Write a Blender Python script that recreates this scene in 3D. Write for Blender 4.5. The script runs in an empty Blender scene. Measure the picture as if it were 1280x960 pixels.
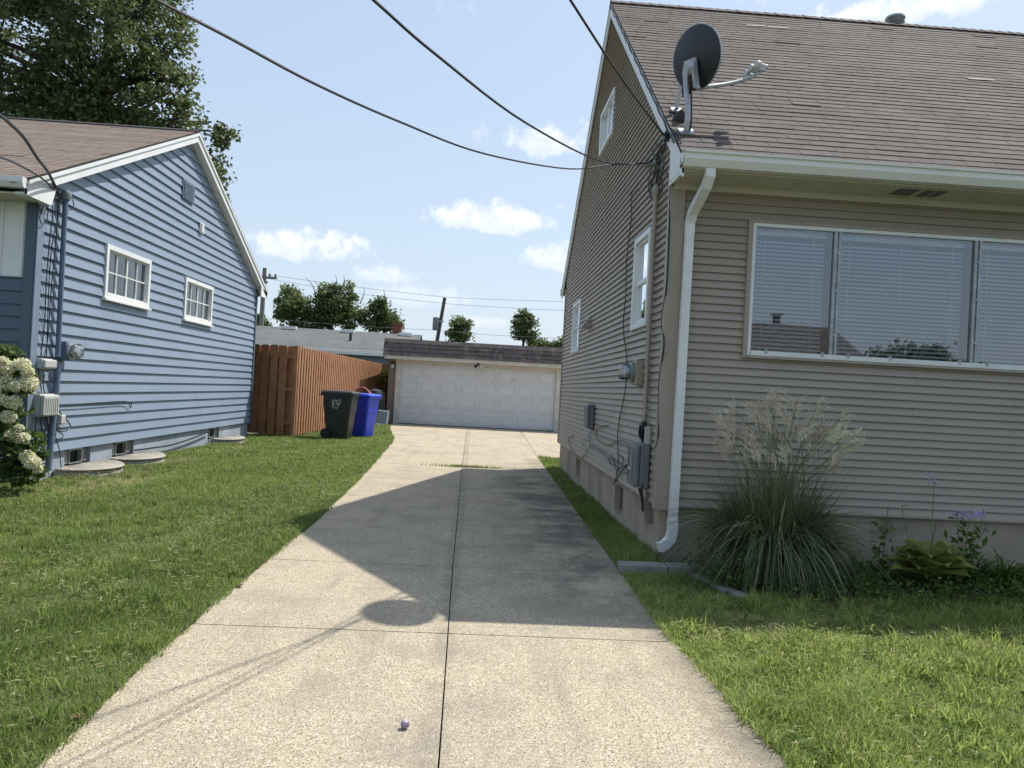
import bpy, math, random
import numpy as np
from mathutils import Vector, Matrix
random.seed(7); rng = np.random.default_rng(11)
S = bpy.context.scene; COL = S.collection
# ------------------------------------------------------------------ camera
F, CX, CY, H = 961.0, 640.0, 480.0, 1.45
def _axes():
    dY = Vector((592-CX, -(485.5-CY), F)).normalized()
    p2 = Vector((1592-CX, -(485.5+54-CY), F))
    dZ = dY.cross(p2); dZ.normalize()
    if dZ.y < 0: dZ = -dZ
    dX = dZ.cross(dY)
    if dX.x < 0: dX = -dX
    return dX, dY, dZ
_dX, _dY, _dZ = _axes()
def c2w(v): v = Vector(v); return Vector((_dX.dot(v), _dY.dot(v), _dZ.dot(v)))
cam = bpy.data.cameras.new('camera'); co = bpy.data.objects.new('camera', cam); COL.objects.link(co)
_r, _u, _f = c2w((1,0,0)), c2w((0,1,0)), c2w((0,0,1))
M = Matrix(((_r.x,_u.x,-_f.x,0),(_r.y,_u.y,-_f.y,0),(_r.z,_u.z,-_f.z,H),(0,0,0,1)))
co.matrix_world = M
cam.sensor_width = 36; cam.lens = F/1280*36; cam.clip_end = 2000; cam.clip_start = .05
S.camera = co
def ray(x, y): return c2w((x-CX, -(y-CY), F))
CP = Vector((0,0,H))
def OX(x,y,X): d = ray(x,y); return CP+d*(X/d.x)
def OY(x,y,Y): d = ray(x,y); return CP+d*(Y/d.y)
def OZ(x,y,Z=0): d = ray(x,y); return CP+d*((Z-H)/d.z)
# ------------------------------------------------------------------ nodes helper
class NT:
    def __init__(s, nt): s.nt = nt; s.n = nt.nodes; s.l = nt.links
    def node(s, t, **kw):
        n = s.n.new(t)
        for k, v in kw.items(): setattr(n, k, v)
        return n
    def link(s, a, b): s.l.new(a, b)
    def val(s, sock, v):
        if hasattr(v, 'is_output') or isinstance(v, bpy.types.NodeSocket): s.l.new(v, sock)
        else: sock.default_value = v
    def math(s, op, a, b=0.0, c=0.0, clamp=False):
        n = s.n.new('ShaderNodeMath'); n.operation = op; n.use_clamp = clamp
        s.val(n.inputs[0], a); s.val(n.inputs[1], b); s.val(n.inputs[2], c); return n.outputs[0]
    def vmath(s, op, a, b=(0,0,0)):
        n = s.n.new('ShaderNodeVectorMath'); n.operation = op
        s.val(n.inputs[0], a); s.val(n.inputs[1], b)
        return n.outputs['Value'] if op in ('DOT_PRODUCT','LENGTH','DISTANCE') else n.outputs[0]
    def mix(s, f, a, b, mode='MIX'):
        n = s.n.new('ShaderNodeMix'); n.data_type = 'RGBA'; n.blend_type = mode; n.clamp_factor = True
        s.val(n.inputs[0], f)
        for i, v in ((6,a),(7,b)):
            if isinstance(v, tuple) and len(v) == 3: v = (*v,1)
            s.val(n.inputs[i], v)
        return n.outputs[2]
    def noise(s, vec, scale, detail=4, rough=.55, dim='3D'):
        n = s.n.new('ShaderNodeTexNoise'); n.noise_dimensions = dim
        if vec is not None: s.l.new(vec, n.inputs['Vector'])
        n.inputs['Scale'].default_value = scale; n.inputs['Detail'].default_value = detail; n.inputs['Roughness'].default_value = rough
        return n.outputs['Fac']
    def ramp(s, fac, lo, hi):   # smooth 0..1
        n = s.n.new('ShaderNodeMapRange'); n.interpolation_type = 'SMOOTHSTEP'
        s.val(n.inputs[0], fac); s.val(n.inputs[1], lo); s.val(n.inputs[2], hi); return n.outputs[0]
# ------------------------------------------------------------------ world
SUND = Vector((.495,.43,1.0)).normalized()
EL = math.asin(SUND.z); AZ = math.atan2(SUND.x, SUND.y)
W = bpy.data.worlds.new('World'); S.world = W; W.use_nodes = True
w = NT(W.node_tree); w.n.clear()
out = w.node('ShaderNodeOutputWorld'); bg = w.node('ShaderNodeBackground')
sky = w.node('ShaderNodeTexSky', sky_type='NISHITA'); sky.sun_disc = False
sky.sun_elevation = EL; sky.sun_rotation = AZ; sky.air_density = 1.3; sky.dust_density = 2.2; sky.ozone_density = 1.6; sky.altitude = 200
SKYS = .095; bg.inputs[1].default_value = SKYS
tc = w.node('ShaderNodeTexCoord'); dirv = w.vmath('NORMALIZE', tc.outputs['Generated'])
sep = w.node('ShaderNodeSeparateXYZ'); w.link(dirv, sep.inputs[0])
zz = sep.outputs[2]
# summer haze: paler towards the horizon
hz = w.math('POWER', w.math('SUBTRACT', 1.0, w.math('MAXIMUM', zz, 0.0)), 4.0)
base = w.mix(w.math('MULTIPLY', hz, .45), w.mix(.5, sky.outputs[0], (5.9,7.3,9.4,1)), (7.0,7.9,8.9,1))
cmask = None; cshade = None
nz1 = w.noise(dirv, 16, 6, .62); nz2 = w.noise(dirv, 55, 5, .6)
def cloud(px, py, a, b, amt=1.0):
    global cmask, cshade
    d = ray(px, py).normalized(); R_ = d.cross(Vector((0,0,1))).normalized(); U_ = R_.cross(d)
    du = w.math('DIVIDE', w.vmath('DOT_PRODUCT', dirv, tuple(R_)), a/F)
    dv0 = w.vmath('DOT_PRODUCT', dirv, tuple(U_))
    dv = w.math('DIVIDE', dv0, b/F)
    dvn = w.math('MULTIPLY', w.math('MINIMUM', dv, 0.0), 1.9)           # flatter base
    dv2 = w.math('ADD', w.math('MAXIMUM', dv, 0.0), dvn)
    r = w.math('SQRT', w.math('ADD', w.math('MULTIPLY', du, du), w.math('MULTIPLY', dv2, dv2)))
    v = w.math('ADD', w.math('SUBTRACT', 1.0, r), w.math('ADD', w.math('MULTIPLY', w.math('SUBTRACT', nz1, .5), 2.3), w.math('MULTIPLY', w.math('SUBTRACT', nz2, .5), 1.2)))
    front = w.ramp(w.vmath('DOT_PRODUCT', dirv, tuple(d)), .9, .92)
    m = w.math('MULTIPLY', w.math('MULTIPLY', w.ramp(v, 0.0, .6), front), amt)
    cmask = m if cmask is None else w.math('MAXIMUM', cmask, m)
    sh_ = w.math('MULTIPLY', m, w.ramp(w.math('SUBTRACT', w.math('MULTIPLY', w.math('SUBTRACT', nz2, .5), .6), dv), -.25, .45)); cshade = sh_ if cshade is None else w.math('MAXIMUM', cshade, sh_)
for c in ((358,310,84,30,.75),(622,277,84,28,.85),(676,180,70,30,.65),(480,347,44,18,.5),(694,326,48,24,.65),(520,372,80,20,.3),(1130,14,90,24,.8),
          (600,405,60,12,.35),(980,-60,300,60,.5)): cloud(*c)
ccol = w.mix(w.ramp(nz2, .35, .6), (7.6,8.2,9.0,1), (9.6,9.7,9.8,1))
fin = w.mix(cmask, base, w.mix(w.math('MULTIPLY', cshade, .8), ccol, (6.9,7.5,8.5,1)))
w.link(fin, bg.inputs[0]); w.link(bg.outputs[0], out.inputs[0])
# ------------------------------------------------------------------ sun
sl = bpy.data.lights.new('sun', 'SUN'); sl.energy = 4.6; sl.angle = math.radians(.6); sl.color = (1,.955,.88)
so = bpy.data.objects.new('sun', sl); COL.objects.link(so); so.rotation_euler = (-SUND).to_track_quat('-Z','Y').to_euler(); so.location = (10,10,20)
S.view_settings.view_transform = 'Standard'; S.view_settings.look = 'None'; S.view_settings.gamma = 1
S.view_settings.exposure = 0.36
S.render.engine = 'CYCLES'; S.cycles.max_bounces = 8; S.cycles.transparent_max_bounces = 12
S.render.film_transparent = False
# ------------------------------------------------------------------ materials
def newmat(name):
    m = bpy.data.materials.new(name); m.use_nodes = True; t = NT(m.node_tree)
    p = t.n['Principled BSDF']; return m, t, p
def objv(t): return t.node('ShaderNodeTexCoord').outputs['Object']
def mat(name, col, rough=.6, col2=None, nscale=8, var=None, metal=0, bump=0, bscale=60, spec=.5, dirt=None, dscale=1.2, dthr=(.5,.75), trans=0):
    m, t, p = newmat(name); v = objv(t)
    c2 = col2 or tuple(x*.82 for x in col)
    n = t.noise(v, nscale, 5, .6)
    c = t.mix(t.ramp(n, .3, .7), c2, col)
    if dirt:
        c = t.mix(t.ramp(t.noise(v, dscale, 6, .65), *dthr), c, dirt)
    t.link(c, p.inputs['Base Color']); p.inputs['Roughness'].default_value = rough; p.inputs['Metallic'].default_value = metal
    p.inputs['Specular IOR Level'].default_value = spec
    if bump:
        b = t.node('ShaderNodeBump'); b.inputs['Strength'].default_value = bump; b.inputs['Distance'].default_value = .01
        t.link(t.noise(v, bscale, 4, .6), b.inputs['Height']); t.link(b.outputs[0], p.inputs['Normal'])
    return m
MT = {}
MT['white'] = mat('white_painted_metal', (.76,.77,.76), .4, (.68,.69,.67), 3, dirt=(.5,.48,.42), dscale=3, dthr=(.55,.9))
MT['white_old'] = mat('aged_cream_metal', (.76,.75,.69), .45, (.68,.67,.6), 2, dirt=(.4,.38,.32), dscale=4, dthr=(.55,.85))
MT['soffit'] = mat('soffit_metal', (.55,.53,.44), .5, (.5,.48,.4), 2)
MT['tan'] = mat('tan_vinyl', (.355,.308,.25), .5, (.33,.285,.23), 1.6, bump=.12, bscale=35, dirt=(.30,.262,.212), dscale=1.3, dthr=(.55,.9))
MT['tan_trim'] = mat('tan_trim', (.335,.29,.235), .5, (.315,.272,.22), 3)
MT['blue'] = mat('blue_vinyl', (.205,.265,.34), .48, (.19,.245,.317), 1.3, bump=.12, bscale=30, dirt=(.235,.285,.345), dscale=2.2, dthr=(.55,.85))
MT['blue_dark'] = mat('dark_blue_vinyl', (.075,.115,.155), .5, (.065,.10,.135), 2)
MT['blue_trim'] = mat('blue_trim', (.18,.235,.30), .45, (.165,.215,.28), 3)
MT['blue_pipe'] = mat('blue_painted_steel', (.12,.165,.25), .45, (.09,.13,.2), 8)
MT['found'] = mat('parged_foundation', (.42,.355,.275), .9, (.31,.265,.205), 2.2, bump=.5, bscale=40, dirt=(.14,.125,.11), dscale=1.5, dthr=(.5,.8))
MT['found_blue'] = mat('grey_blue_foundation', (.32,.36,.42), .85, (.24,.28,.33), 3, bump=.4, bscale=30)
MT['glassblock'] = mat('glass_block', (.26,.27,.26), .25, (.12,.13,.13), 9)
MT['dark'] = mat('dark_interior', (.02,.02,.022), .9)
MT['rubber'] = mat('black_rubber_cable', (.012,.012,.013), .5)
MT['cable_grey'] = mat('grey_cable', (.16,.16,.16), .5)
MT['steel'] = mat('galvanised_steel', (.42,.44,.45), .42, (.3,.32,.33), 14, metal=.55)
MT['dishback'] = mat('dark_grey_dish_back', (.018,.021,.027), .45)
MT['box_grey'] = mat('grey_plastic_box', (.17,.19,.20), .5, (.14,.155,.165), 5)
MT['box_light'] = mat('light_grey_box', (.48,.49,.47), .5, (.42,.43,.41), 5)
MT['box_tan'] = mat('beige_box', (.45,.42,.36), .5)
MT['bin_black'] = mat('black_plastic_bin', (.012,.014,.014), .42, (.016,.018,.018), 30)
MT['bin_blue'] = mat('blue_plastic_bin', (.012,.05,.52), .38, (.012,.045,.46), 6)
MT['logo'] = mat('white_print', (.75,.75,.72), .6)
MT['fence'] = mat('red_cedar_stain', (.37,.18,.085), .75, (.27,.125,.058), 5, bump=.4, bscale=60, dirt=(.40,.19,.09), dscale=3, dthr=(.5,.8))
MT['soil'] = mat('dark_soil', (.06,.045,.03), .95, (.035,.026,.018), 20, bump=.8, bscale=80)
MT['lawnsoil'] = mat('lawn_soil', (.075,.085,.03), .95, (.05,.05,.022), 12, bump=.8, bscale=60)
MT['ground'] = mat('far_ground', (.07,.09,.035), .95, (.05,.065,.03), 3)
MT['concrete_blk'] = mat('grey_concrete', (.30,.30,.27), .9, (.19,.19,.17), 9, bump=.5, bscale=90)
MT['wellc'] = mat('well_cover_plastic', (.34,.315,.27), .8, (.25,.23,.2), 6, bump=.3, bscale=70)
MT['wood_old'] = mat('weathered_wood', (.22,.19,.15), .85)
MT['pole'] = mat('pole_wood', (.10,.085,.07), .9)
MT['bark'] = mat('tree_bark', (.07,.055,.042), .95, (.04,.032,.025), 6, bump=.8, bscale=25)
MT['brick'] = mat('chimney_brick', (.20,.085,.055), .9, (.14,.06,.04), 14)
MT['curtain'] = mat('sheer_curtain', (.55,.58,.58), .9, (.3,.32,.33), 3)
MT['blind'] = mat('white_blind', (.78,.80,.82), .5)
MT['pinkstone'] = mat('pinkish_stone', (.42,.27,.19), .9, (.30,.19,.14), 10, bump=.5, bscale=60)
MT['garage_door'] = mat('garage_door_white', (.66,.67,.68), .45, (.62,.63,.63), 2, dirt=(.5,.5,.48), dscale=1.5, dthr=(.55,.85))
MT['garage_trim'] = mat('garage_white_trim', (.62,.60,.54), .6, (.5,.48,.43), 3)
MT['shake'] = mat('weathered_shake', (.15,.13,.118), .9, (.085,.075,.07), 6, bump=.6, bscale=50, dirt=(.24,.215,.195), dscale=4, dthr=(.5,.7))
MT['garage_brick'] = mat('garage_side_brown', (.24,.19,.155), .85, (.18,.14,.115), 10)
MT['red'] = mat('faded_red_hose', (.42,.16,.17), .6, (.22,.07,.08), 20)
MT['brass'] = mat('dark_lamp_metal', (.03,.025,.02), .4)
MT['lampglass'] = mat('frosted_lamp_glass', (.6,.6,.58), .3)
MT['ballm'] = mat('speckled_ball', (.50,.43,.55), .4, (.05,.025,.08), 90)
MT['plume'] = mat('straw_plume', (.74,.68,.52), .8, (.5,.43,.30), 6)
MT['grey_wall'] = mat('slate_blue_wall', (.16,.21,.25), .7)
MT['leaf_stalk'] = mat('green_stalk', (.14,.17,.07), .7)
MT['leaf_dry'] = mat('dry_leaf', (.14,.08,.04), .9)

def shingles(name, c1, c2, c3, sc=1.0, dirt=.5):
    m, t, p = newmat(name); uv = t.node('ShaderNodeTexCoord').outputs['UV']
    su = t.node('ShaderNodeSeparateXYZ'); t.link(uv, su.inputs[0])
    wn = t.node('ShaderNodeTexWhiteNoise'); wn.noise_dimensions = '1D'; t.link(t.math('FLOOR', t.math('DIVIDE', t.math('ADD', su.outputs[0], 50), 100)), wn.inputs['W'])
    tabc = t.mix(wn.outputs[0], c1, c2)
    ov = objv(t); g = t.noise(ov, 120, 3, .7); big = t.noise(ov, 1.1, 7, .68); mid = t.noise(ov, 7, 5, .65)
    c = t.mix(t.math('MULTIPLY', t.ramp(g, .35, .7), .6), tabc, c3)
    c = t.mix(t.math('MULTIPLY', t.ramp(big, .40, .66), dirt), c, tuple(x*.55 for x in c1))
    c = t.mix(t.math('MULTIPLY', t.ramp(mid, .5, .75), .35), c, tuple(min(1,x*1.5) for x in c2))
    t.link(c, p.inputs['Base Color']); p.inputs['Roughness'].default_value = .92; p.inputs['Specular IOR Level'].default_value = .25
    bp = t.node('ShaderNodeBump'); bp.inputs['Strength'].default_value = .5; bp.inputs['Distance'].default_value = .004
    t.link(g, bp.inputs['Height']); t.link(bp.outputs[0], p.inputs['Normal'])
    return m
MT['roof_tan'] = shingles('brown_shingles', (.138,.115,.102), (.086,.073,.066), (.165,.142,.128), 1.0, .7)
MT['roof_left'] = shingles('light_brown_shingles', (.24,.185,.152), (.19,.145,.12), (.30,.24,.20), .8, .3)
MT['roof_grey'] = shingles('grey_shingles', (.20,.205,.20), (.17,.175,.17), (.24,.245,.24), 1, .4)

def driveway_mat():
    m, t, p = newmat('exposed_aggregate_concrete'); v = objv(t)
    vo = t.node('ShaderNodeTexVoronoi'); vo.inputs['Scale'].default_value = 190; t.link(v, vo.inputs['Vector'])
    vs = t.node('ShaderNodeSeparateColor'); t.link(vo.outputs['Color'], vs.inputs[0])
    g = t.ramp(vs.outputs[0], .15, .9)
    c = t.mix(g, (.36,.30,.205), (.53,.45,.32))
    c = t.mix(t.ramp(vs.outputs[1], .86, .9), c, (.72,.66,.55))
    c = t.mix(t.ramp(vs.outputs[2], .9, .93), c, (.16,.12,.085))
    mid = t.noise(v, 2.2, 6, .65); c = t.mix(t.math('MULTIPLY', t.ramp(mid, .45, .75), .55), c, (.27,.235,.18))
    fine = t.noise(v, 26, 4, .65); c = t.mix(t.math('MULTIPLY', t.ramp(fine, .5, .72), .38), c, (.24,.20,.145))
    mp_ = t.node('ShaderNodeMapping'); mp_.inputs['Scale'].default_value = (3.2,.28,1); t.link(v, mp_.inputs[0])
    c = t.mix(t.math('MULTIPLY', t.ramp(t.noise(mp_.outputs[0], 1.4, 6, .65), .48, .74), .38), c, (.22,.185,.135))
    c = t.mix(t.math('MULTIPLY', t.ramp(t.noise(v, .55, 5, .6), .42, .66), .30), c, (.27,.25,.21))
    vo2 = t.node('ShaderNodeTexVoronoi'); vo2.inputs['Scale'].default_value = 1.1; t.link(v, vo2.inputs['Vector'])
    spot = t.math('SUBTRACT', 1, t.ramp(t.math('ADD', vo2.outputs['Distance'], t.math('MULTIPLY', t.noise(v, 14, 4, .6), .12)), .06, .13))
    c = t.mix(t.math('MULTIPLY', spot, .35), c, (.13,.11,.09))
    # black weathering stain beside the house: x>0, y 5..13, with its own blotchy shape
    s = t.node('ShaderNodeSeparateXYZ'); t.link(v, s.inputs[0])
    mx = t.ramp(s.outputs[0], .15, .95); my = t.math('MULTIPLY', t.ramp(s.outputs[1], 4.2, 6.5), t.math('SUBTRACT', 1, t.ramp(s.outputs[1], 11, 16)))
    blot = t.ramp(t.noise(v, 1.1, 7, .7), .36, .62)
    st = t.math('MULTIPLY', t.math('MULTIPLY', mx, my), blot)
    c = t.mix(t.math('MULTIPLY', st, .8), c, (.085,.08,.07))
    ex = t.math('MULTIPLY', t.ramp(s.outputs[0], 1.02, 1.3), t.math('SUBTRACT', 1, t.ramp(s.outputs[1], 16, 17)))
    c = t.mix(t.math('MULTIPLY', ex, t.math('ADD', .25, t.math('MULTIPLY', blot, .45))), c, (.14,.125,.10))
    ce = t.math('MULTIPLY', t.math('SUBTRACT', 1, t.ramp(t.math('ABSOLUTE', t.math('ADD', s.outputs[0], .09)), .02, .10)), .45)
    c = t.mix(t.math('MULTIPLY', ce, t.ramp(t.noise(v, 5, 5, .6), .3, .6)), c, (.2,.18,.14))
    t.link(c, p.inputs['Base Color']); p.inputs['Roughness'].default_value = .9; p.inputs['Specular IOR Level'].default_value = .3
    bp = t.node('ShaderNodeBump'); bp.inputs['Strength'].default_value = .55; bp.inputs['Distance'].default_value = .004
    t.link(t.math('ADD', vs.outputs[0], t.math('MULTIPLY', vo.outputs['Distance'], -2)), bp.inputs['Height']); t.link(bp.outputs[0], p.inputs['Normal'])
    return m
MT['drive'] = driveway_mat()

def glass_mat(name, refl=.3, tint=(.75,.8,.82)):
    m = bpy.data.materials.new(name); m.use_nodes = True; t = NT(m.node_tree); t.n.clear()
    o = t.node('ShaderNodeOutputMaterial'); mx = t.node('ShaderNodeMixShader')
    tr = t.node('ShaderNodeBsdfTransparent'); tr.inputs[0].default_value = (*tint,1)
    gl = t.node('ShaderNodeBsdfGlossy'); gl.inputs['Roughness'].default_value = .012; gl.inputs[0].default_value = (.92,.96,1,1)
    fr = t.node('ShaderNodeFresnel'); fr.inputs[0].default_value = 1.5
    f = t.math('ADD', refl, t.math('MULTIPLY', fr.outputs[0], 1-refl), clamp=True)
    t.link(f, mx.inputs[0]); t.link(tr.outputs[0], mx.inputs[1]); t.link(gl.outputs[0], mx.inputs[2]); t.link(mx.outputs[0], o.inputs[0])
    bp = t.node('ShaderNodeBump'); bp.inputs['Strength'].default_value = .03; bp.inputs['Distance'].default_value = .02
    t.link(t.noise(objv(t), 1.6, 2, .5), bp.inputs['Height']); t.link(bp.outputs[0], gl.inputs['Normal'])
    return m
MT['glass'] = glass_mat('window_glass', .15, (.78,.84,.88))
MT['glass2'] = glass_mat('side_window_glass', .12)
MT['glass_meter'] = glass_mat('meter_glass', .12, (.85,.88,.9))

def leafmat(name, ca, cb, cdry=None, rough=.5, tr=.35, spec=.35):
    m = bpy.data.materials.new(name); m.use_nodes = True; t = NT(m.node_tree); p = t.n['Principled BSDF']; o = t.n['Material Output']
    a = t.node('ShaderNodeAttribute'); a.attribute_name = 'rnd'
    c = t.mix(a.outputs['Fac'], ca, cb)
    if cdry:
        d = t.node('ShaderNodeAttribute'); d.attribute_name = 'dry'; c = t.mix(d.outputs['Fac'], c, cdry)
    t.link(c, p.inputs['Base Color']); p.inputs['Roughness'].default_value = rough; p.inputs['Specular IOR Level'].default_value = spec
    tl = t.node('ShaderNodeBsdfTranslucent'); t.link(t.mix(.5, c, tuple(min(1,x*1.6) for x in cb)), tl.inputs[0])
    mx = t.node('ShaderNodeMixShader'); mx.inputs[0].default_value = tr
    t.link(p.outputs[0], mx.inputs[1]); t.link(tl.outputs[0], mx.inputs[2]); t.link(mx.outputs[0], o.inputs[0])
    return m
MT['grass'] = leafmat('lawn_grass', (.080,.132,.022), (.235,.30,.088), (.52,.46,.27), .5, .42, .2)
MT['grass2'] = leafmat('bright_lawn_grass', (.125,.185,.03), (.34,.41,.125), (.55,.48,.28), .5, .45, .2)
MT['leaf_big'] = leafmat('maple_leaves', (.035,.06,.018), (.15,.185,.07), None, .42, .3, .5)
MT['leaf_far'] = leafmat('far_leaves', (.06,.09,.03), (.15,.19,.075), None, .5, .35)
MT['leaf_far_yel'] = leafmat('yellow_green_leaves', (.13,.16,.03), (.30,.30,.06), None, .5, .3)
MT['leaf_orn'] = leafmat('silver_grass_blades', (.035,.06,.02), (.17,.21,.10), (.62,.56,.36), .42, .3)
MT['leaf_hosta'] = leafmat('hosta_leaves', (.13,.17,.035), (.33,.36,.10), None, .42, .3)
MT['leaf_hyd'] = leafmat('hydrangea_leaves', (.03,.06,.015), (.09,.14,.035), None, .45, .25)
MT['petal_cream'] = leafmat('cream_petals', (.62,.60,.33), (.88,.86,.66), None, .6, .3)
MT['petal_purple'] = leafmat('violet_petals', (.36,.30,.60), (.62,.58,.80), None, .6, .3)
MT['leaf_weed'] = leafmat('weed_leaves', (.05,.095,.02), (.13,.20,.05), None, .6, .35, .12)

# ------------------------------------------------------------------ mesh builder
class MB:
    def __init__(s): s.v = []; s.f = []; s.uv = []
    def quad(s, pts, uv=None):
        i = len(s.v); s.v += [tuple(p) for p in pts]; s.f.append(tuple(range(i, i+len(pts)))); s.uv.append(uv or [(0,0)]*len(pts)); return s
    def box(s, a, b):
        x0,x1 = sorted((a[0],b[0])); y0,y1 = sorted((a[1],b[1])); z0,z1 = sorted((a[2],b[2]))
        return s.hexa([(x0,y0,z0),(x1,y0,z0),(x1,y1,z0),(x0,y1,z0)], [(x0,y0,z1),(x1,y0,z1),(x1,y1,z1),(x0,y1,z1)])
    def hexa(s, bot, top):
        i = len(s.v); n = len(bot); s.v += [tuple(p) for p in bot]+[tuple(p) for p in top]
        fs = [tuple(i+k for k in range(n))[::-1], tuple(i+n+k for k in range(n))] + [(i+k, i+(k+1)%n, i+n+(k+1)%n, i+n+k) for k in range(n)]
        s.f += fs; s.uv += [[(s.v[q][0], s.v[q][1]) for q in f] for f in fs]; return s
    def obox(s, c, ex, ey, ez):     # centre + half-axis vectors
        c, ex, ey, ez = map(Vector, (c, ex, ey, ez))
        q = [c-ex-ey, c+ex-ey, c+ex+ey, c-ex+ey]
        return s.hexa([p-ez for p in q], [p+ez for p in q])
    def prism(s, poly, d): d = Vector(d); return s.hexa([Vector(p) for p in poly], [Vector(p)+d for p in poly])
    def tube(s, pts, r, seg=8, cap=True):
        pts = [Vector(p) for p in pts]; n = len(pts); rs = r if isinstance(r, (list,tuple)) else [r]*n
        base = len(s.v); up = None
        for k in range(n):
            t = (pts[min(k+1,n-1)]-pts[max(k-1,0)])
            t = t.normalized() if t.length > 1e-9 else Vector((0,0,1))
            if up is None: up = t.orthogonal().normalized()
            up = (up - t*up.dot(t)); up = up.normalized() if up.length > 1e-6 else t.orthogonal().normalized()
            sd = t.cross(up)
            for j in range(seg):
                a = 2*math.pi*j/seg; s.v.append(tuple(pts[k]+(up*math.cos(a)+sd*math.sin(a))*rs[k]))
        for k in range(n-1):
            for j in range(seg):
                a = base+k*seg+j; b = base+k*seg+(j+1)%seg
                s.f.append((a, b, b+seg, a+seg)); s.uv.append([(0,0)]*4)
        if cap:
            s.f.append(tuple(base+j for j in range(seg))[::-1]); s.uv.append([(0,0)]*seg)
            s.f.append(tuple(base+(n-1)*seg+j for j in range(seg))); s.uv.append([(0,0)]*seg)
        return s
    def lathe(s, prof, o, ax=(0,0,1), seg=24):      # prof: (radius, height)
        ax = Vector(ax).normalized(); u = ax.orthogonal().normalized(); v = ax.cross(u); o = Vector(o); base = len(s.v)
        for r, h in prof:
            for j in range(seg):
                a = 2*math.pi*j/seg; s.v.append(tuple(o+ax*h+(u*math.cos(a)+v*math.sin(a))*max(r,1e-4)))
        for k in range(len(prof)-1):
            for j in range(seg):
                a = base+k*seg+j; b = base+k*seg+(j+1)%seg; s.f.append((a,b,b+seg,a+seg)); s.uv.append([(0,0)]*4)
        s.f.append(tuple(base+j for j in range(seg))[::-1]); s.uv.append([(0,0)]*seg)
        s.f.append(tuple(base+(len(prof)-1)*seg+j for j in range(seg))); s.uv.append([(0,0)]*seg)
        return s
    def build(s, name, m, parent=None, smooth=False, bevel=0):
        off = root_loc(parent) if parent else Vector((0,0,0))
        me = bpy.data.meshes.new(name)
        me.from_pydata([(x-off.x, y-off.y, z-off.z) for x,y,z in s.v], [], s.f)
        uvl = me.uv_layers.new(name='UVMap'); k = 0
        flat = np.array([c for f in s.uv for p in f for c in p], dtype=np.float32)
        if len(flat) == 2*len(me.loops): uvl.data.foreach_set('uv', flat)
        me.materials.append(MT[m]); me.validate()
        if smooth:
            me.polygons.foreach_set('use_smooth', [True]*len(me.polygons))
            try: me.set_sharp_from_angle(angle=math.radians(38))
            except Exception: pass
        o = bpy.data.objects.new(name, me); COL.objects.link(o)
        if parent: o.parent = parent
        if bevel:
            b = o.modifiers.new('bevel', 'BEVEL'); b.width = bevel; b.segments = 2; b.limit_method = 'ANGLE'
        return o
def root_loc(p):
    v = Vector((0,0,0))
    while p: v += p.location; p = p.parent
    return v
def tag(o, label=None, cat=None, group=None, kind=None):
    for k, v in (('label',label),('category',cat),('group',group),('kind',kind)):
        if v: o[k] = v
    return o
def thing(name, loc, label, cat, group=None):
    o = bpy.data.objects.new(name, None); COL.objects.link(o); o.location = loc; o.empty_display_size = .2
    return tag(o, label, cat, group)
def struct(name, mb, m, **k): return tag(mb.build(name, m, **k), kind='structure')
def crom(pts, n=8):
    pts = [Vector(p) for p in pts]; P = [pts[0]*2-pts[1]]+pts+[pts[-1]*2-pts[-2]]; o = []
    for i in range(1, len(P)-2):
        for j in range(n):
            t = j/n; a,b,c,d = P[i-1:i+3]
            o.append(.5*((2*b)+(c-a)*t+(2*a-5*b+4*c-d)*t*t+(3*b-a-3*c+d)*t**3))
    return o+[pts[-1]]
def cable(name, label, pts, r=.006, m='rubber', parent=None, group=None, cat='cable', n=8):
    o = MB().tube(crom(pts, n), r, 6).build(name, m, parent, smooth=True)
    if not parent: tag(o, label, cat, group)
    return o
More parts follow.
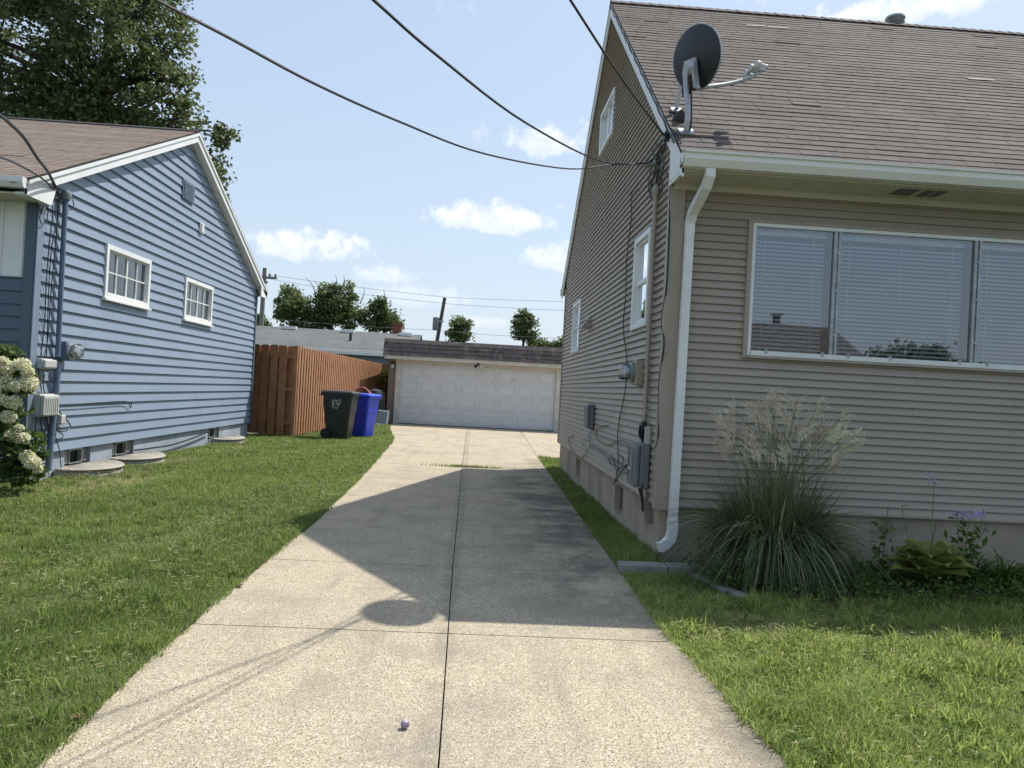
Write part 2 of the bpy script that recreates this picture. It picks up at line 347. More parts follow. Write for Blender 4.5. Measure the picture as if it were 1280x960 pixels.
# ---- lapped courses (siding and shingles): O origin, U along, V up, N out
def courses(mb, O, U, V, N, v0, v1, e, ext, holes=(), t=.014, tmin=.002, jit=0, tab=0, tjit=0, gap=.004):
    t0 = t; jr = random.Random(5)
    O, U, V, N = map(Vector, (O,U,V,N)); k = 0
    def pt(u, v, n): return O+U*u+V*v+N*n
    while v0+k*e < v1-1e-6:
        a = v0+k*e; b = min(a+e, v1); k += 1; t = t0*(1+jr.uniform(-jit,jit))
        brk = sorted({a, b, *[h for o in holes for h in (o[2],o[3]) if a < h < b]})
        for s0, s1 in zip(brk[:-1], brk[1:]):
            L0, R0 = ext(s0); L1, R1 = ext(s1)
            n0 = tmin+(t-tmin)*(1-(s0-a)/e); n1 = tmin+(t-tmin)*(1-(s1-a)/e)
            segs = [((L0,L1),(R0,R1))]
            for o in holes:
                if o[2] < s1-1e-6 and o[3] > s0+1e-6:
                    new = []
                    for l, r in segs:
                        if o[1] <= min(l) or o[0] >= max(r): new.append((l,r)); continue
                        if o[0] > min(l): new.append((l,(o[0],o[0])))
                        if o[1] < max(r): new.append(((o[1],o[1]),r))
                    segs = new
            for l, r in segs:
                if r[0]-l[0] < 1e-4 and r[1]-l[1] < 1e-4: continue
                bd = [l]
                if tab:
                    c = max(l)+tab*(.15+.85*random.Random(k*7+3).random())
                    while c < min(r)-.12*tab: bd.append((c,c)); c += tab*(1+.06*jr.uniform(-1,1))
                bd.append(r)
                for q, (l_, r_) in enumerate(zip(bd[:-1], bd[1:])):
                    ga = gap if q else 0; dj = jr.uniform(-tjit,tjit); off = 100*jr.randint(0,29) if gap > .002 else 0
                    sd0 = (jr.uniform(-.004,.004) if gap > .002 else 0); lf = (jr.random() < .012)*.006 if gap > .002 else 0
                    A0, A1, B0, B1 = l_[0]+ga, r_[0], r_[1], l_[1]+ga; m0 = n0+dj+lf; m1 = n1+dj*.3
                    mb.quad([pt(A0,s0+sd0,m0), pt(A1,s0+sd0,m0), pt(B0,s1+.004*bool(sd0),m1), pt(B1,s1+.004*bool(sd0),m1)], [(A0+off,s0),(A1+off,s0),(B0+off,s1),(B1+off,s1)])
                    if s0 == a: mb.quad([pt(A0,a+sd0,min(-.002,tmin-.002)), pt(A1,a+sd0,min(-.002,tmin-.002)), pt(A1,a+sd0,m0), pt(A0,a+sd0,m0)], [(A0+off,a)]*4)
    return mb
# ---- a window in a wall: O wall origin, U along, N outward normal (Z up)
def window(parent, O, U, N, u0, u1, z0, z1, fw=.05, proud=.03, back=.5, name='window', frame_m='white', style='grid', cols=4, rows=2, glass='glass2', fill='curtain', panes=None, label=None, sill=False):
    O, U, N = Vector(O), Vector(U), Vector(N); Z = Vector((0,0,1))
    def B(mb, a0, a1, b0, b1, n0, n1): mb.obox(O+U*(a0+a1)/2+Z*(b0+b1)/2+N*(n0+n1)/2, U*abs(a1-a0)/2, Z*abs(b1-b0)/2, N*abs(n1-n0)/2)
    fr = MB()
    B(fr, u0, u0+fw, z0, z1, -.06, proud); B(fr, u1-fw, u1, z0, z1, -.06, proud)
    B(fr, u0+fw, u1-fw, z1-fw, z1, -.06, proud); B(fr, u0+fw, u1-fw, z0, z0+fw, -.06, proud+.004)
    if sill: B(fr, u0-.03, u1+.03, z0-.035, z0-.001, -.02, proud+.03)
    f = fr.build(name, frame_m, parent, bevel=.003)
    if label: f['label'] = label
    a0, a1, b0, b1 = u0+fw, u1-fw, z0+fw, z1-fw
    sash = MB(); w_ = .022
    if style == 'grid':
        for i in range(cols+1):
            u = a0+(a1-a0)*i/cols; ww = w_ if i in (0,cols) else (.016 if i == cols//2 else .009); B(sash, max(a0,u-ww), min(a1,u+ww), b0, b1, -.04, -.004)
        for j in range(rows+1):
            z = b0+(b1-b0)*j/rows; ww = w_ if j in (0,rows) else .009; B(sash, a0, a1, max(b0,z-ww), min(b1,z+ww), -.038, -.006)
    elif style == 'hung':
        zm = (b0+b1)/2
        for z, ww in ((b0+.02,.02),(zm,.022),(b1-.015,.015)): B(sash, a0, a1, z-ww, z+ww, -.04, 0)
        for u in (a0+.018, a1-.018): B(sash, u-.018, u+.018, b0, b1, -.038, -.004)
    elif style == 'slider':
        um = (a0+a1)/2
        for u, ww in ((a0+.015,.015),(um,.02),(a1-.015,.015)): B(sash, u-ww, u+ww, b0, b1, -.04, 0)
        for z in (b0+.015, b1-.015): B(sash, a0, a1, z-.015, z+.015, -.038, -.004)
    sash.build('sash', frame_m, f)
    g = MB(); g.quad([O+U*a0+Z*b0-N*.022, O+U*a1+Z*b0-N*.022, O+U*a1+Z*b1-N*.022, O+U*a0+Z*b1-N*.022]); g.build('pane', glass, f)
    rm = MB()
    q = [(a0-.02,b0-.02),(a1+.02,b0-.02),(a1+.02,b1+.02),(a0-.02,b1+.02)]
    fp = [O+U*a+Z*b-N*.062 for a,b in q]; bp = [p-N*back for p in fp]
    for i in range(4): j = (i+1)%4; rm.quad([fp[i], fp[j], bp[j], bp[i]])
    rm.quad(bp); rm.build('recess', 'dark', f)
    if fill == 'curtain':
        cu = MB(); n = 40
        for i in range(n):
            ua = a0+(a1-a0)*i/n; ub = a0+(a1-a0)*(i+1)/n
            if abs((i+.5)/n-.5) < .04: continue
            na = -.10+.012*math.sin(i*1.7); nb = -.10+.012*math.sin((i+1)*1.7)
            cu.quad([O+U*ua+Z*b0+N*na, O+U*ub+Z*b0+N*nb, O+U*ub+Z*b1+N*nb, O+U*ua+Z*b1+N*na])
        cu.build('curtain', 'curtain', f)
    elif fill == 'blind_top':
        cu = MB(); k = b1
        while k > (b0+b1)/2: B(cu, a0+.02, a1-.02, k-.022, k-.002, -.075, -.07); k -= .03
        cu.build('blind', 'blind', f)
    return f
# ------------------------------------------------------------------ numpy foliage
def npmesh(name, verts, quads, mat_, parent=None, attrs=None, tris=None):
    off = root_loc(parent) if parent else Vector((0,0,0))
    v = np.asarray(verts, np.float32)-np.array(off, np.float32)
    me = bpy.data.meshes.new(name); me.vertices.add(len(v)); me.vertices.foreach_set('co', v.ravel())
    loops = []; starts = []; n0 = 0
    if quads is not None and len(quads):
        q = np.asarray(quads, np.int32); loops.append(q.ravel()); starts.append(np.arange(len(q))*4); n0 = len(q)*4
    if tris is not None and len(tris):
        q = np.asarray(tris, np.int32); loops.append(q.ravel()); starts.append(n0+np.arange(len(q))*3)
    loops = np.concatenate(loops); starts = np.concatenate(starts).astype(np.int32)
    me.loops.add(len(loops)); me.loops.foreach_set('vertex_index', loops)
    me.polygons.add(len(starts)); me.polygons.foreach_set('loop_start', starts)
    me.update(calc_edges=True)
    for k, a in (attrs or {}).items():
        at = me.attributes.new(k, 'FLOAT', 'POINT'); at.data.foreach_set('value', np.asarray(a, np.float32))
    me.materials.append(MT[mat_]); me.validate()
    o = bpy.data.objects.new(name, me); COL.objects.link(o)
    if parent: o.parent = parent
    return o
def unit(a): return a/np.maximum(np.linalg.norm(a, axis=-1, keepdims=True), 1e-9)
def leaves(name, cen, size, m, parent, updir=.5, asp=.55, rnd=None, axis=None, fold=.25):
    n = len(cen); cen = np.asarray(cen, float)
    size = np.broadcast_to(np.asarray(size, float), (n,))[:,None]*rng.uniform(.6,1.3,(n,1))
    nr = unit(rng.normal(size=(n,3))+np.array([0,0,updir*2]))
    ax = unit(np.cross(nr, rng.normal(size=(n,3)))) if axis is None else unit(axis)
    sd = unit(np.cross(nr, ax)); nr = np.cross(ax, sd)
    v = np.stack([cen-ax*size*.5, cen+sd*size*asp*.5+nr*size*fold*.3, cen+ax*size*.5, cen-sd*size*asp*.5+nr*size*fold*.3], 1)
    i = np.arange(n)[:,None]*4
    tr = np.concatenate([i+np.array([0,1,2]), i+np.array([0,2,3])])
    r = rng.random(n) if rnd is None else rnd
    return npmesh(name, v.reshape(-1,3), None, m, parent, {'rnd': np.repeat(np.clip(r,0,1), 4)}, tris=tr)
def clumps(blobs, nclump, per, cr):
    """blobs (cx,cy,cz,rx,ry,rz); leaf clusters near each blob's outside with gaps"""
    bl = np.array(blobs, float); vol = bl[:,3]*bl[:,5]; pr = vol/vol.sum()
    idx = rng.choice(len(bl), nclump, p=pr); d = unit(rng.normal(size=(nclump,3))); rad = rng.uniform(.35,1.05,(nclump,1))**.6
    cc = bl[idx,:3]+d*rad*bl[idx,3:6]
    cs = cr*rng.uniform(.5,1.5,nclump); k = np.repeat(np.arange(nclump), per)
    pts = cc[k]+np.clip(rng.normal(size=(len(k),3)),-1.9,1.9)*cs[k][:,None]*np.array([.55,.55,.38])
    tone = rng.random(nclump)
    return pts, np.clip(tone[k]*.6+rng.random(len(k))*.4, 0, 1), cc
def tree(name, label, base, blobs, nclump, per, cr, leaf, m, trunk_r, group=None, cat='tree', bare=()):
    t = thing(name, base, label, cat, group); base = Vector(base)
    pts, r, cc = clumps(blobs, nclump, per, cr)
    leaves('crown', pts, leaf, m, t, rnd=r, asp=.75)
    top = Vector(np.mean(np.array(blobs)[:,:3], axis=0)); mb = MB()
    zt = max(b[2] for b in blobs); tip = Vector((top.x, top.y, zt))
    n = 8; tp = [base.lerp(tip, k/n)+Vector((random.uniform(-1,1),random.uniform(-1,1),0))*trunk_r*.6*(k>0) for k in range(n+1)]
    mb.tube(tp, [trunk_r*(1-.85*k/n)*(1.3 if k==0 else 1) for k in range(n+1)], 10)
    for b in blobs:
        c = Vector(b[:3]); s0 = base.lerp(tip, max(.25, min(.85, (c.z-b[5]*.6-base.z)/(tip.z-base.z+1e-6))))
        for q in range(3):
            e = c+Vector((random.uniform(-.6,.6)*b[3], random.uniform(-.6,.6)*b[4], random.uniform(0,.7)*b[5]))
            mid = s0.lerp(e, .5)+Vector((0,0,.1*b[5]))
            mb.tube(crom([s0, mid, e], 4), [trunk_r*.38*(1-.8*i/8) for i in range(9)], 6)
    for (a, b_) in bare: mb.tube(crom([a, Vector(a).lerp(Vector(b_), .5)+Vector((.15,0,.1)), b_], 3), [.05*(1-.8*i/6) for i in range(7)], 5)
    mb.build('trunk', 'bark', t, smooth=True)
    return t
def blades(name, xy, z0, ln, wd, m, label=None, lean=.5, leanvec=None, dry=None, rnd=None, parent=None, stuff=True):
    n = len(xy); base = np.concatenate([xy, np.broadcast_to(np.asarray(z0,float), (n,))[:,None]], 1)
    ang = rng.uniform(0, 2*np.pi, n); ld = np.stack([np.cos(ang), np.sin(ang), np.zeros(n)], 1)*rng.uniform(.1,1,(n,1))*lean
    if leanvec is not None: ld = ld+leanvec
    ln = ln[:,None]; face = rng.uniform(0, 2*np.pi, n); sd = np.stack([np.cos(face), np.sin(face), np.zeros(n)], 1)*np.broadcast_to(wd,(n,))[:,None]*.5
    mid = base+ld*ln*.35+np.array([0,0,1])*ln*.55; tip = base+ld*ln*1.05+np.array([0,0,1])*ln*(.95-.35*np.linalg.norm(ld,axis=1,keepdims=True))
    v = np.stack([base-sd, base+sd, mid+sd*.75, mid-sd*.75, tip], 1).reshape(-1,3); i = np.arange(n)[:,None]*5
    at = {'rnd': np.repeat(rng.random(n) if rnd is None else rnd, 5), 'dry': np.repeat(np.zeros(n) if dry is None else dry, 5)}
    o = npmesh(name, v, i+np.array([0,1,2,3]), m, parent, at, tris=i+np.array([3,2,4]))
    if stuff: tag(o, label, 'grass', kind='stuff')
    return o
_ph = rng.uniform(0, 6.28, (12,)); _k = rng.normal(size=(12,2))
def sn(x, y, s=1.0):
    a = 0
    for i in range(12): a = a+np.sin((x*_k[i,0]+y*_k[i,1])*s*(1+i*.35)+_ph[i])/(1+i*.25)
    return a/3.2
#==================================================================== SETTING
EDGE = [(-1.49,-3),(-1.50,2.8),(-1.565,4.54),(-1.56,6.2),(-1.54,8),(-1.57,9.04),(-1.62,11.5),(-1.74,14.5),(-1.95,19.3),(-2.1,21),(-2.69,25.5),(-2.95,28.6)]
def edgeL(y): return np.interp(y, [p[1] for p in EDGE], [p[0] for p in EDGE])
REDGE = [(1.36,-3),(1.35,3.0),(1.275,4.74),(1.29,6.45),(1.34,9),(1.42,13),(1.5,17)]
def edgeR(y): return np.interp(y, [p[1] for p in REDGE], [p[0] for p in REDGE])
struct('ground', MB().quad([(-400,-400,-.06),(400,-400,-.06),(400,900,-.06),(-400,900,-.06)]), 'ground')
lb = MB()
N_ = 60
ys = np.linspace(-3, 28.6, N_+1)
for a, b in zip(ys[:-1], ys[1:]): lb.quad([(-25,a,-.012),(edgeL(a)+.02,a,-.012),(edgeL(b)+.02,b,-.012),(-25,b,-.012)])
for a, b in zip(ys[:-1], ys[1:]):
    if b > 17: break
    lb.quad([(edgeR(a)-.02,a,-.012),(14,a,-.012),(14,b,-.012),(edgeR(b)-.02,b,-.012)])
struct('lawn_ground', lb, 'lawnsoil')
struct('garden_bed', MB().prism([(2.0,5.75,-.01),(2.6,5.45,-.01),(4,5.4,-.01),(9,5.5,-.01),(9,6.86,-.01),(2.0,6.86,-.01)], (0,0,.02)), 'soil')
# driveway slabs with real gaps
dv = MB(); g = .0035
jl = [-3, 1.2, 4.55, 6.25, 8.15, 9.95, 14.1, 18.3, 23, 28.62]
CJ = lambda y: np.interp(y, [0,3,6.2,14.7,28.6], [-.045,-.055,-.09,-.13,-.16])
for a, b in zip(jl[:-1], jl[1:]):
    n = max(2, int((b-a)/.5)); yy = np.linspace(a+.0055, b-.0055, n+1)
    for c, d in zip(yy[:-1], yy[1:]):
        w0 = .012*math.sin(c*7.1)+.008*math.sin(c*17); w1 = .012*math.sin(d*7.1)+.008*math.sin(d*17)
        dv.hexa([(edgeL(c)+w0,c,-.08),(CJ(c)-g,c,-.08),(CJ(d)-g,d,-.08),(edgeL(d)+w1,d,-.08)], [(edgeL(c)+w0,c,0),(CJ(c)-g,c,0),(CJ(d)-g,d,0),(edgeL(d)+w1,d,0)])
        dv.hexa([(CJ(c)+g,c,-.08),(edgeR(c)+w1*.6,c,-.08),(edgeR(d)+w0*.6,d,-.08),(CJ(d)+g,d,-.08)], [(CJ(c)+g,c,0),(edgeR(c),c,0),(edgeR(d),d,0),(CJ(d)+g,d,0)])
dv.hexa([(1.52,17,-.08),(14,17,-.08),(14,28.62,-.08),(1.8,28.62,-.08)], [(1.52,17,0),(14,17,0),(14,28.62,0),(1.8,28.62,0)])
dv.hexa([(1.515,17.01,-.081),(1.51,17.01,-.081),(1.515,28.6,-.081),(1.78,28.6,-.081)], [(1.515,17.01,-.002),(1.51,17.01,-.002),(1.5,28.6,-.002),(1.78,28.6,-.002)])
struct('driveway', dv, 'drive')
struct('garage_threshold', MB().box((-3.0,28.4,-.02),(3.4,28.6,.004)), 'concrete_blk')

#==================================================================== RIGHT HOUSE
XW, YF, YB = 1.70, 6.85, 14.85
FZ, WT = .50, 3.42
RY, RZ = 10.87, 7.08; EY, EZ = 6.42, 3.55; BY = 15.32; XE = 13.0
hR = thing('shingled_house', (XW, YF, 0), 'tan sided house with brown shingle roof right of the driveway', 'house')
U_S = (0,1,0); N_S = (-1,0,0)
def slopeZ(y): return EZ-.06+(RZ-EZ)*((y-EY)/(RY-EY) if y < RY else (BY-y)/(BY-RY))-.06
SW = [(7.58,8.33,2.17,3.16),(12.55,13.5,2.15,3.02),(10.28,11.38,5.0,5.62)]
sw = MB()
def ext_side(z):
    if z <= WT: return (YF, YB)
    a = EY+(z+.12-EZ)/(RZ-EZ)*(RY-EY); b = BY-(z+.12-EZ)/(RZ-EZ)*(BY-RY)
    a = max(a, YF); b = min(b, YB); m_ = (a+b)/2
    return (min(a, m_), max(b, m_))
courses(sw, (XW,0,0), U_S, (0,0,1), N_S, FZ, RZ-.10, .0705, ext_side, SW, t=.019, tmin=-.006, tab=3.6, tjit=.0012, gap=.0015)
sw.build('side_siding', 'tan', hR)
FW = (2.42, 5.40, 1.88, 3.09)
fw = MB(); courses(fw, (0,YF,0), (1,0,0), (0,0,1), (0,-1,0), FZ, 3.45, .0705, lambda z: (XW,XE), [FW], t=.018, tmin=-.006, tab=3.6, tjit=.0012, gap=.0015); fw.build('front_siding', 'tan', hR)
fd = MB().box((XW+.035,YF+.035,-.3),(XE,YF+.25,FZ+.03))
BWs = [(8.55,9.05,.1,.42),(12.0,12.5,.1,.40)]
ycur = YF+.25
for a,b,c,d in BWs:
    fd.box((XW+.035,ycur,-.3),(XW+.25,a,FZ+.03)); fd.box((XW+.035,a,-.3),(XW+.25,b,c)); fd.box((XW+.035,a,d),(XW+.25,b,FZ+.03)); ycur = b
fd.box((XW+.035,ycur,-.3),(XW+.25,YB,FZ+.03)); fd.build('foundation', 'found', hR)
for i,(a,b,c,d) in enumerate(BWs):
    f = MB()
    for q in ((a,a+.03,c,d),(b-.03,b,c,d),(a+.03,b-.03,c,c+.03),(a+.03,b-.03,d-.03,d)): f.box((XW+.10,q[0],q[2]),(XW+.16,q[1],q[3]))
    o = f.build('basement_window', 'wood_old', hR); MB().quad([(XW+.13,a,c),(XW+.13,b,c),(XW+.13,b,d),(XW+.13,a,d)]).build('pane', 'dark', o)
# inner shell so the house is closed
sh = MB().box((XW+.6,YB,0),(XE,YB-.1,3.4)).box((XE-.1,YF+.2,0),(XE,YB-.1,3.4)).box((XW+.7,YF+.7,3.36),(XE-.1,YB-.1,3.4)); sh.build('inner_wall', 'dark', hR)
MB().box((XW+.25,YF+.25,FZ-.1),(XE-.1,YB-.1,FZ)).build('inner_floor', 'dark', hR)
# roof
sn_ = Vector((0,-(RZ-EZ),(RY-EY))).normalized(); L = math.hypot(RZ-EZ, RY-EY)
rf = MB(); V_ = Vector((0,RY-EY,RZ-EZ)).normalized()
XR0 = XW-.052
courses(rf, (0,EY,EZ), (1,0,0), V_, sn_, 0, L, .125, lambda z: (XR0,XE+.2), t=.0055, tmin=-.001, jit=.25, tab=.30, tjit=.0012)
V2 = Vector((0,RY-BY,RZ-EZ)).normalized(); L2 = math.hypot(RZ-EZ, RY-BY); n2 = Vector((0,(RZ-EZ),(BY-RY))).normalized()
courses(rf, (0,BY,EZ), (-1,0,0), V2, n2, 0, L2, .125, lambda z: (-XE-.2,-XR0), t=.0065, tab=.3, tjit=.001)
# deck under shingles and ridge cap
rf2 = MB().hexa([(XR0,EY,EZ-.025),(XE,EY,EZ-.025),(XE,RY,RZ-.025),(XR0,RY,RZ-.025)], [(XR0,EY,EZ-.003),(XE,EY,EZ-.003),(XE,RY,RZ-.003),(XR0,RY,RZ-.003)])
rf2.hexa([(XR0,RY,RZ-.025),(XE,RY,RZ-.025),(XE,BY,EZ-.025),(XR0,BY,EZ-.025)], [(XR0,RY,RZ-.003),(XE,RY,RZ-.003),(XE,BY,EZ-.003),(XR0,BY,EZ-.003)])
roofR = rf.build('roof', 'roof_tan', hR); rf2.build('roof_deck', 'dark', roofR)
rc = MB(); x = XR0
while x < XE:
    dz = random.uniform(0,.006)
    for s_ in (-1,1): rc.quad([(x,RY,RZ+.020+dz),(x+.16,RY,RZ+.014),(x+.16,RY+s_*.13,RZ-.08),(x,RY+s_*.13,RZ-.075+dz)], [(x,0),(x+.16,0),(x+.16,.12),(x,.12)])
    x += .14
rc.build('ridge_cap', 'roof_tan', roofR)
# torn light patches where shingle tabs are gone
def onroof(px, py):
    d = ray(px,py); n = sn_; t_ = (Vector((0,EY,EZ))-CP).dot(n)/d.dot(n); return CP+d*t_
def roofpatch(p0, p1, h, m_, name):
    a, b = onroof(*p0), onroof(*p1); mb = MB(); off = sn_*.013
    mb.quad([a+off, b+off, b+off+V_*h, a+off+V_*h]); return mb.build(name, m_, roofR)
MT['bare'] = mat('bare_felt', (.36,.31,.28), .9); MT['tar'] = mat('black_tar_patch', (.035,.03,.03), .7)
roofpatch((933,33),(957,34),.045,'bare','missing_shingle_tab'); roofpatch((960,35),(986,36.5),.04,'bare','missing_shingle_tab'); roofpatch((1211,100),(1243,102),.06,'bare','missing_shingle_tab')
# flue
fl = OY(1124,30,RY); fb = MB().lathe([(.11,-.35),(.11,.0),(.135,.01),(.10,.04),(.135,.07),(.10,.10),(.14,.13),(.13,.16),(.02,.19)], (fl.x,RY+.12,RZ), seg=20); fb.build('roof_flue', 'steel', hR, smooth=True)
# rake boards
rk = MB(); x0, x1 = XW-.042, XW-.022
def rake(mb, ya, za, yb, zb, w_, xa, xb, top=-.022):
    mb.hexa([(xa,ya,za+top-w_),(xb,ya,za+top-w_),(xb,yb,zb+top-w_),(xa,yb,zb+top-w_)], [(xa,ya,za+top),(xb,ya,za+top),(xb,yb,zb+top),(xa,yb,zb+top)])
rake(rk, EY+.0, EZ, RY, RZ, .19, x0, x1); rake(rk, RY, RZ, BY, EZ, .19, x0, x1)
rake(rk, EY+.0, EZ, RY, RZ, .035, x0-.014, x0-.001, -.026); rake(rk, RY, RZ, BY, EZ, .035, x0-.014, x0-.001, -.026)
rk.hexa([(x1,EY+.08,EZ-.19),(XW,EY+.08,EZ-.19),(XW,RY,RZ-.20),(x1,RY,RZ-.20)], [(x1,EY+.08,EZ-.17),(XW,EY+.08,EZ-.17),(XW,RY,RZ-.18),(x1,RY,RZ-.18)])
# boxed eave return
rk.prism([(x0+.003,EY+.0,EZ-.18),(x0+.003,YF+.02,EZ-.18),(x0+.003,YF+.02,EZ+.14),(x0+.003,EY,EZ-.05)], (.02,0,0))
rk.build('rake_board', 'white', hR)
# gutter + soffit (front)
gt = MB(); gy0 = EY-.10
prof = [(EY+.02,EZ-.02),(EY+.02,EZ-.14),(gy0+.03,EZ-.14),(gy0,EZ-.08),(gy0+.005,EZ-.035),(gy0-.012,EZ-.03),(gy0-.012,EZ-.012),(gy0+.012,EZ-.012),(gy0+.02,EZ-.10),(EY+.0,EZ-.125),(EY+.0,EZ-.02)]
gt.prism([(x0-.012,y,z) for y,z in prof], (XE-x0,0,0)); gt.quad([(x0-.012,y,z) for y,z in prof[:7]])
gut = gt.build('gutter', 'white_old', hR)
sf = MB().box((XW-.04,EY+.02,EZ-.155),(XE,YF,EZ-.142)); 
for k in range(28): sf.box((XW+.25+k*.40,EY+.03,EZ-.160),(XW+.262+k*.40,YF-.02,EZ-.1555))
sf.box((XW,YF-.045,EZ-.215),(XE,YF-.018,EZ-.156))
sfo = sf.build('soffit', 'soffit', hR)
MT['vent'] = mat('soffit_vent', (.12,.115,.1), .7)
vt = MB()
for vx in (3.62,3.86):
    for k in range(9): vt.box((vx+k*.022,EY+.10,EZ-.1585),(vx+.011+k*.022,YF-.12,EZ-.1560))
vt.build('soffit_vent', 'vent', sfo)
# back gutter end
MB().box((x0-.02,BY-.02,EZ-.15),(XE,BY+.09,EZ-.02)).build('gutter', 'white_old', hR)
# corner board
cb = MB(); cw = .108
cb.box((XW-.030,YF-.035,FZ-.05),(XW+cw,YF-.018,EZ-.16)); cb.box((XW-.030,YF-.018,FZ-.05),(XW-.018,YF+.06,EZ-.16)); cb.build('corner_board', 'tan_trim', hR, bevel=.004)
MB().box((XW-.025,YB-.05,FZ),(XW+.03,YB+.03,EZ-.1)).build('corner_board', 'tan_trim', hR)
MB().box((XW-.012,YF+.06,FZ-.018),(XW+.035,YB,FZ)).box((XW+cw,YF-.02,FZ-.018),(XE,YF+.035,FZ)).build('starter_strip', 'tan_trim', hR)
# downspout (rectangular, with elbows)
def rect_tube(mb, pts, hw, hd, U=(1,0,0)):
    U = Vector(U); pts = [Vector(p) for p in pts]; rings = []
    for k,p in enumerate(pts):
        t = (pts[min(k+1,len(pts)-1)]-pts[max(k-1,0)]).normalized(); V = t.cross(U).normalized(); u = V.cross(t).normalized()
        rings.append([p-u*hw-V*hd, p+u*hw-V*hd, p+u*hw+V*hd, p-u*hw+V*hd])
    for a, b in zip(rings[:-1], rings[1:]):
        for j in range(4): mb.quad([a[j], a[(j+1)%4], b[(j+1)%4], b[j]])
    mb.quad(rings[0]); mb.quad(rings[-1])
dx = 1.832
ds = MB(); rect_tube(ds, [(dx+.06,EY-.03,EZ-.13),(dx+.06,EY-.03,EZ-.20),(dx+.05,EY+.03,EZ-.28),(dx+.02,YF-.13,EZ-.44),(dx+.015,YF-.075,EZ-.52),(dx+.015,YF-.075,EZ-.62)], .040, .032)
rect_tube(ds, [(dx+.015,YF-.075,EZ-.60),(dx-.0,YF-.075,.36)], .038, .030)
rect_tube(ds, [(dx-.0,YF-.075,.38),(dx-.0,YF-.077,.27),(dx-.015,YF-.082,.21),(dx-.06,YF-.10,.16),(dx-.12,YF-.125,.135)], .037, .042, (0,1,0))
dso = ds.build('downspout', 'white', hR, bevel=.006)
# picture window
def pic():
    z0, z1 = FW[2], FW[3]; x0_, x1_ = FW[0], FW[1]
    out = MB(); fwid = .028
    for q in ((x0_-.02,x0_+fwid-.008,z0-.02,z1+.02),(x1_-fwid,x1_+.02,z0-.02,z1+.02)): out.box((q[0],YF-.04,q[2]),(q[1],YF+.06,q[3]))
    out.box((x0_+fwid-.008,YF-.04,z1-.004),(x1_-fwid,YF+.06,z1+.02)); out.box((x0_+fwid-.008,YF-.05,z0-.02),(x1_-fwid,YF+.06,z0+.004))
    tr = out.build('picture_window', 'tan_trim', hR)
    tr['label'] = 'wide three pane front window with lowered white blinds'
    fr = MB(); a, b, c, d = x0_+.02, x1_-.02, z0+.004, z1-.004; k = .034
    fr.box((a,YF-.030,c),(a+k,YF+.05,d)).box((b-k,YF-.030,c),(b,YF+.05,d)).box((a+k,YF-.030,d-k),(b-k,YF+.05,d)).box((a+k,YF-.048,c),(b-k,YF+.05,c+k+.01))
    fr.build('frame', 'white', tr, bevel=.003)
    ms = [3.235, 4.555]
    for m_ in ms:
        mu = MB(); mu.box((m_-.034,YF-.024,c+k+.01),(m_-.008,YF+.045,d-k)).box((m_+.008,YF-.024,c+k+.01),(m_+.034,YF+.045,d-k)).box((m_-.0085,YF-.010,c+k+.01),(m_+.0085,YF+.045,d-k)); mu.build('mullion', 'steel', tr)
    for u in (2.6,3.12,3.36,3.75,4.4,4.66,5.1): MB().box((u,YF-.052,c+k-.012),(u+.02,YF-.031,c+k+.03)).build('clip', 'steel', tr)
    for z in (2.1,2.5,2.85):
        for m_ in ms: MB().box((m_-.012,YF-.028,z),(m_+.012,YF-.0235,z+.02)).build('clip', 'steel', tr)
    seg = [(a+k, ms[0]-.034), (ms[0]+.034, ms[1]-.034), (ms[1]+.034, b-k)]
    for (p, q) in seg:
        MB().quad([(p,YF+.0,c+k),(q,YF+.0,c+k),(q,YF+.0,d-k),(p,YF+.0,d-k)]).build('pane', 'glass', tr)
        bl = MB(); z = d-k-.07; yb = YF+.10
        bl.box((p+.015,yb-.02,d-k-.05),(q-.03,yb+.025,d-k-.005))
        j = 0
        while z > c+k+.03:
            z -= .0375; j += 1; jz = random.uniform(-.0012,.0012); jy = random.uniform(-.001,.001)
            A = [(p+.015,yb-.014+jy,z-.0115+jz),(q-.035,yb-.014+jy,z-.0115+jz),(q-.035,yb,z+.002+jz),(p+.015,yb,z+.002+jz)]
            bl.quad(A); bl.quad([A[3],A[2],(q-.035,yb+.012,z+.0115+jz),(p+.015,yb+.012,z+.0115+jz)])
        for u in np.linspace(p+.12, q-.15, 3 if q-p > 1 else 2): bl.box((u,yb-.026,c+k+.02),(u+.004,yb-.0235,d-k-.05))
        bl.build('blind', 'blind', tr)
    rm = MB(); A = [(x0_,z0),(x1_,z0),(x1_,z1),(x0_,z1)]
    fp = [(u,YF+.062,z) for u,z in A]; bp = [(u,YF+.5,z) for u,z in A]
    for i in range(4): j = (i+1)%4; rm.quad([fp[i],fp[j],bp[j],bp[i]])
    rm.quad(bp); rm.build('recess', 'dark', tr)
pic()
O_ = (XW,0,0)
window(hR, O_, U_S, N_S, *SW[0], fw=.055, style='hung', fill='blind_top', glass='glass', label='tall white side window nearest the front corner')
window(hR, O_, U_S, N_S, *SW[1], fw=.055, style='hung', fill='curtain', glass='glass', label='narrow side window near the rear corner')
window(hR, O_, U_S, N_S, *SW[2], fw=.05, style='slider', fill='curtain', glass='glass', label='attic slider window high in the gable')
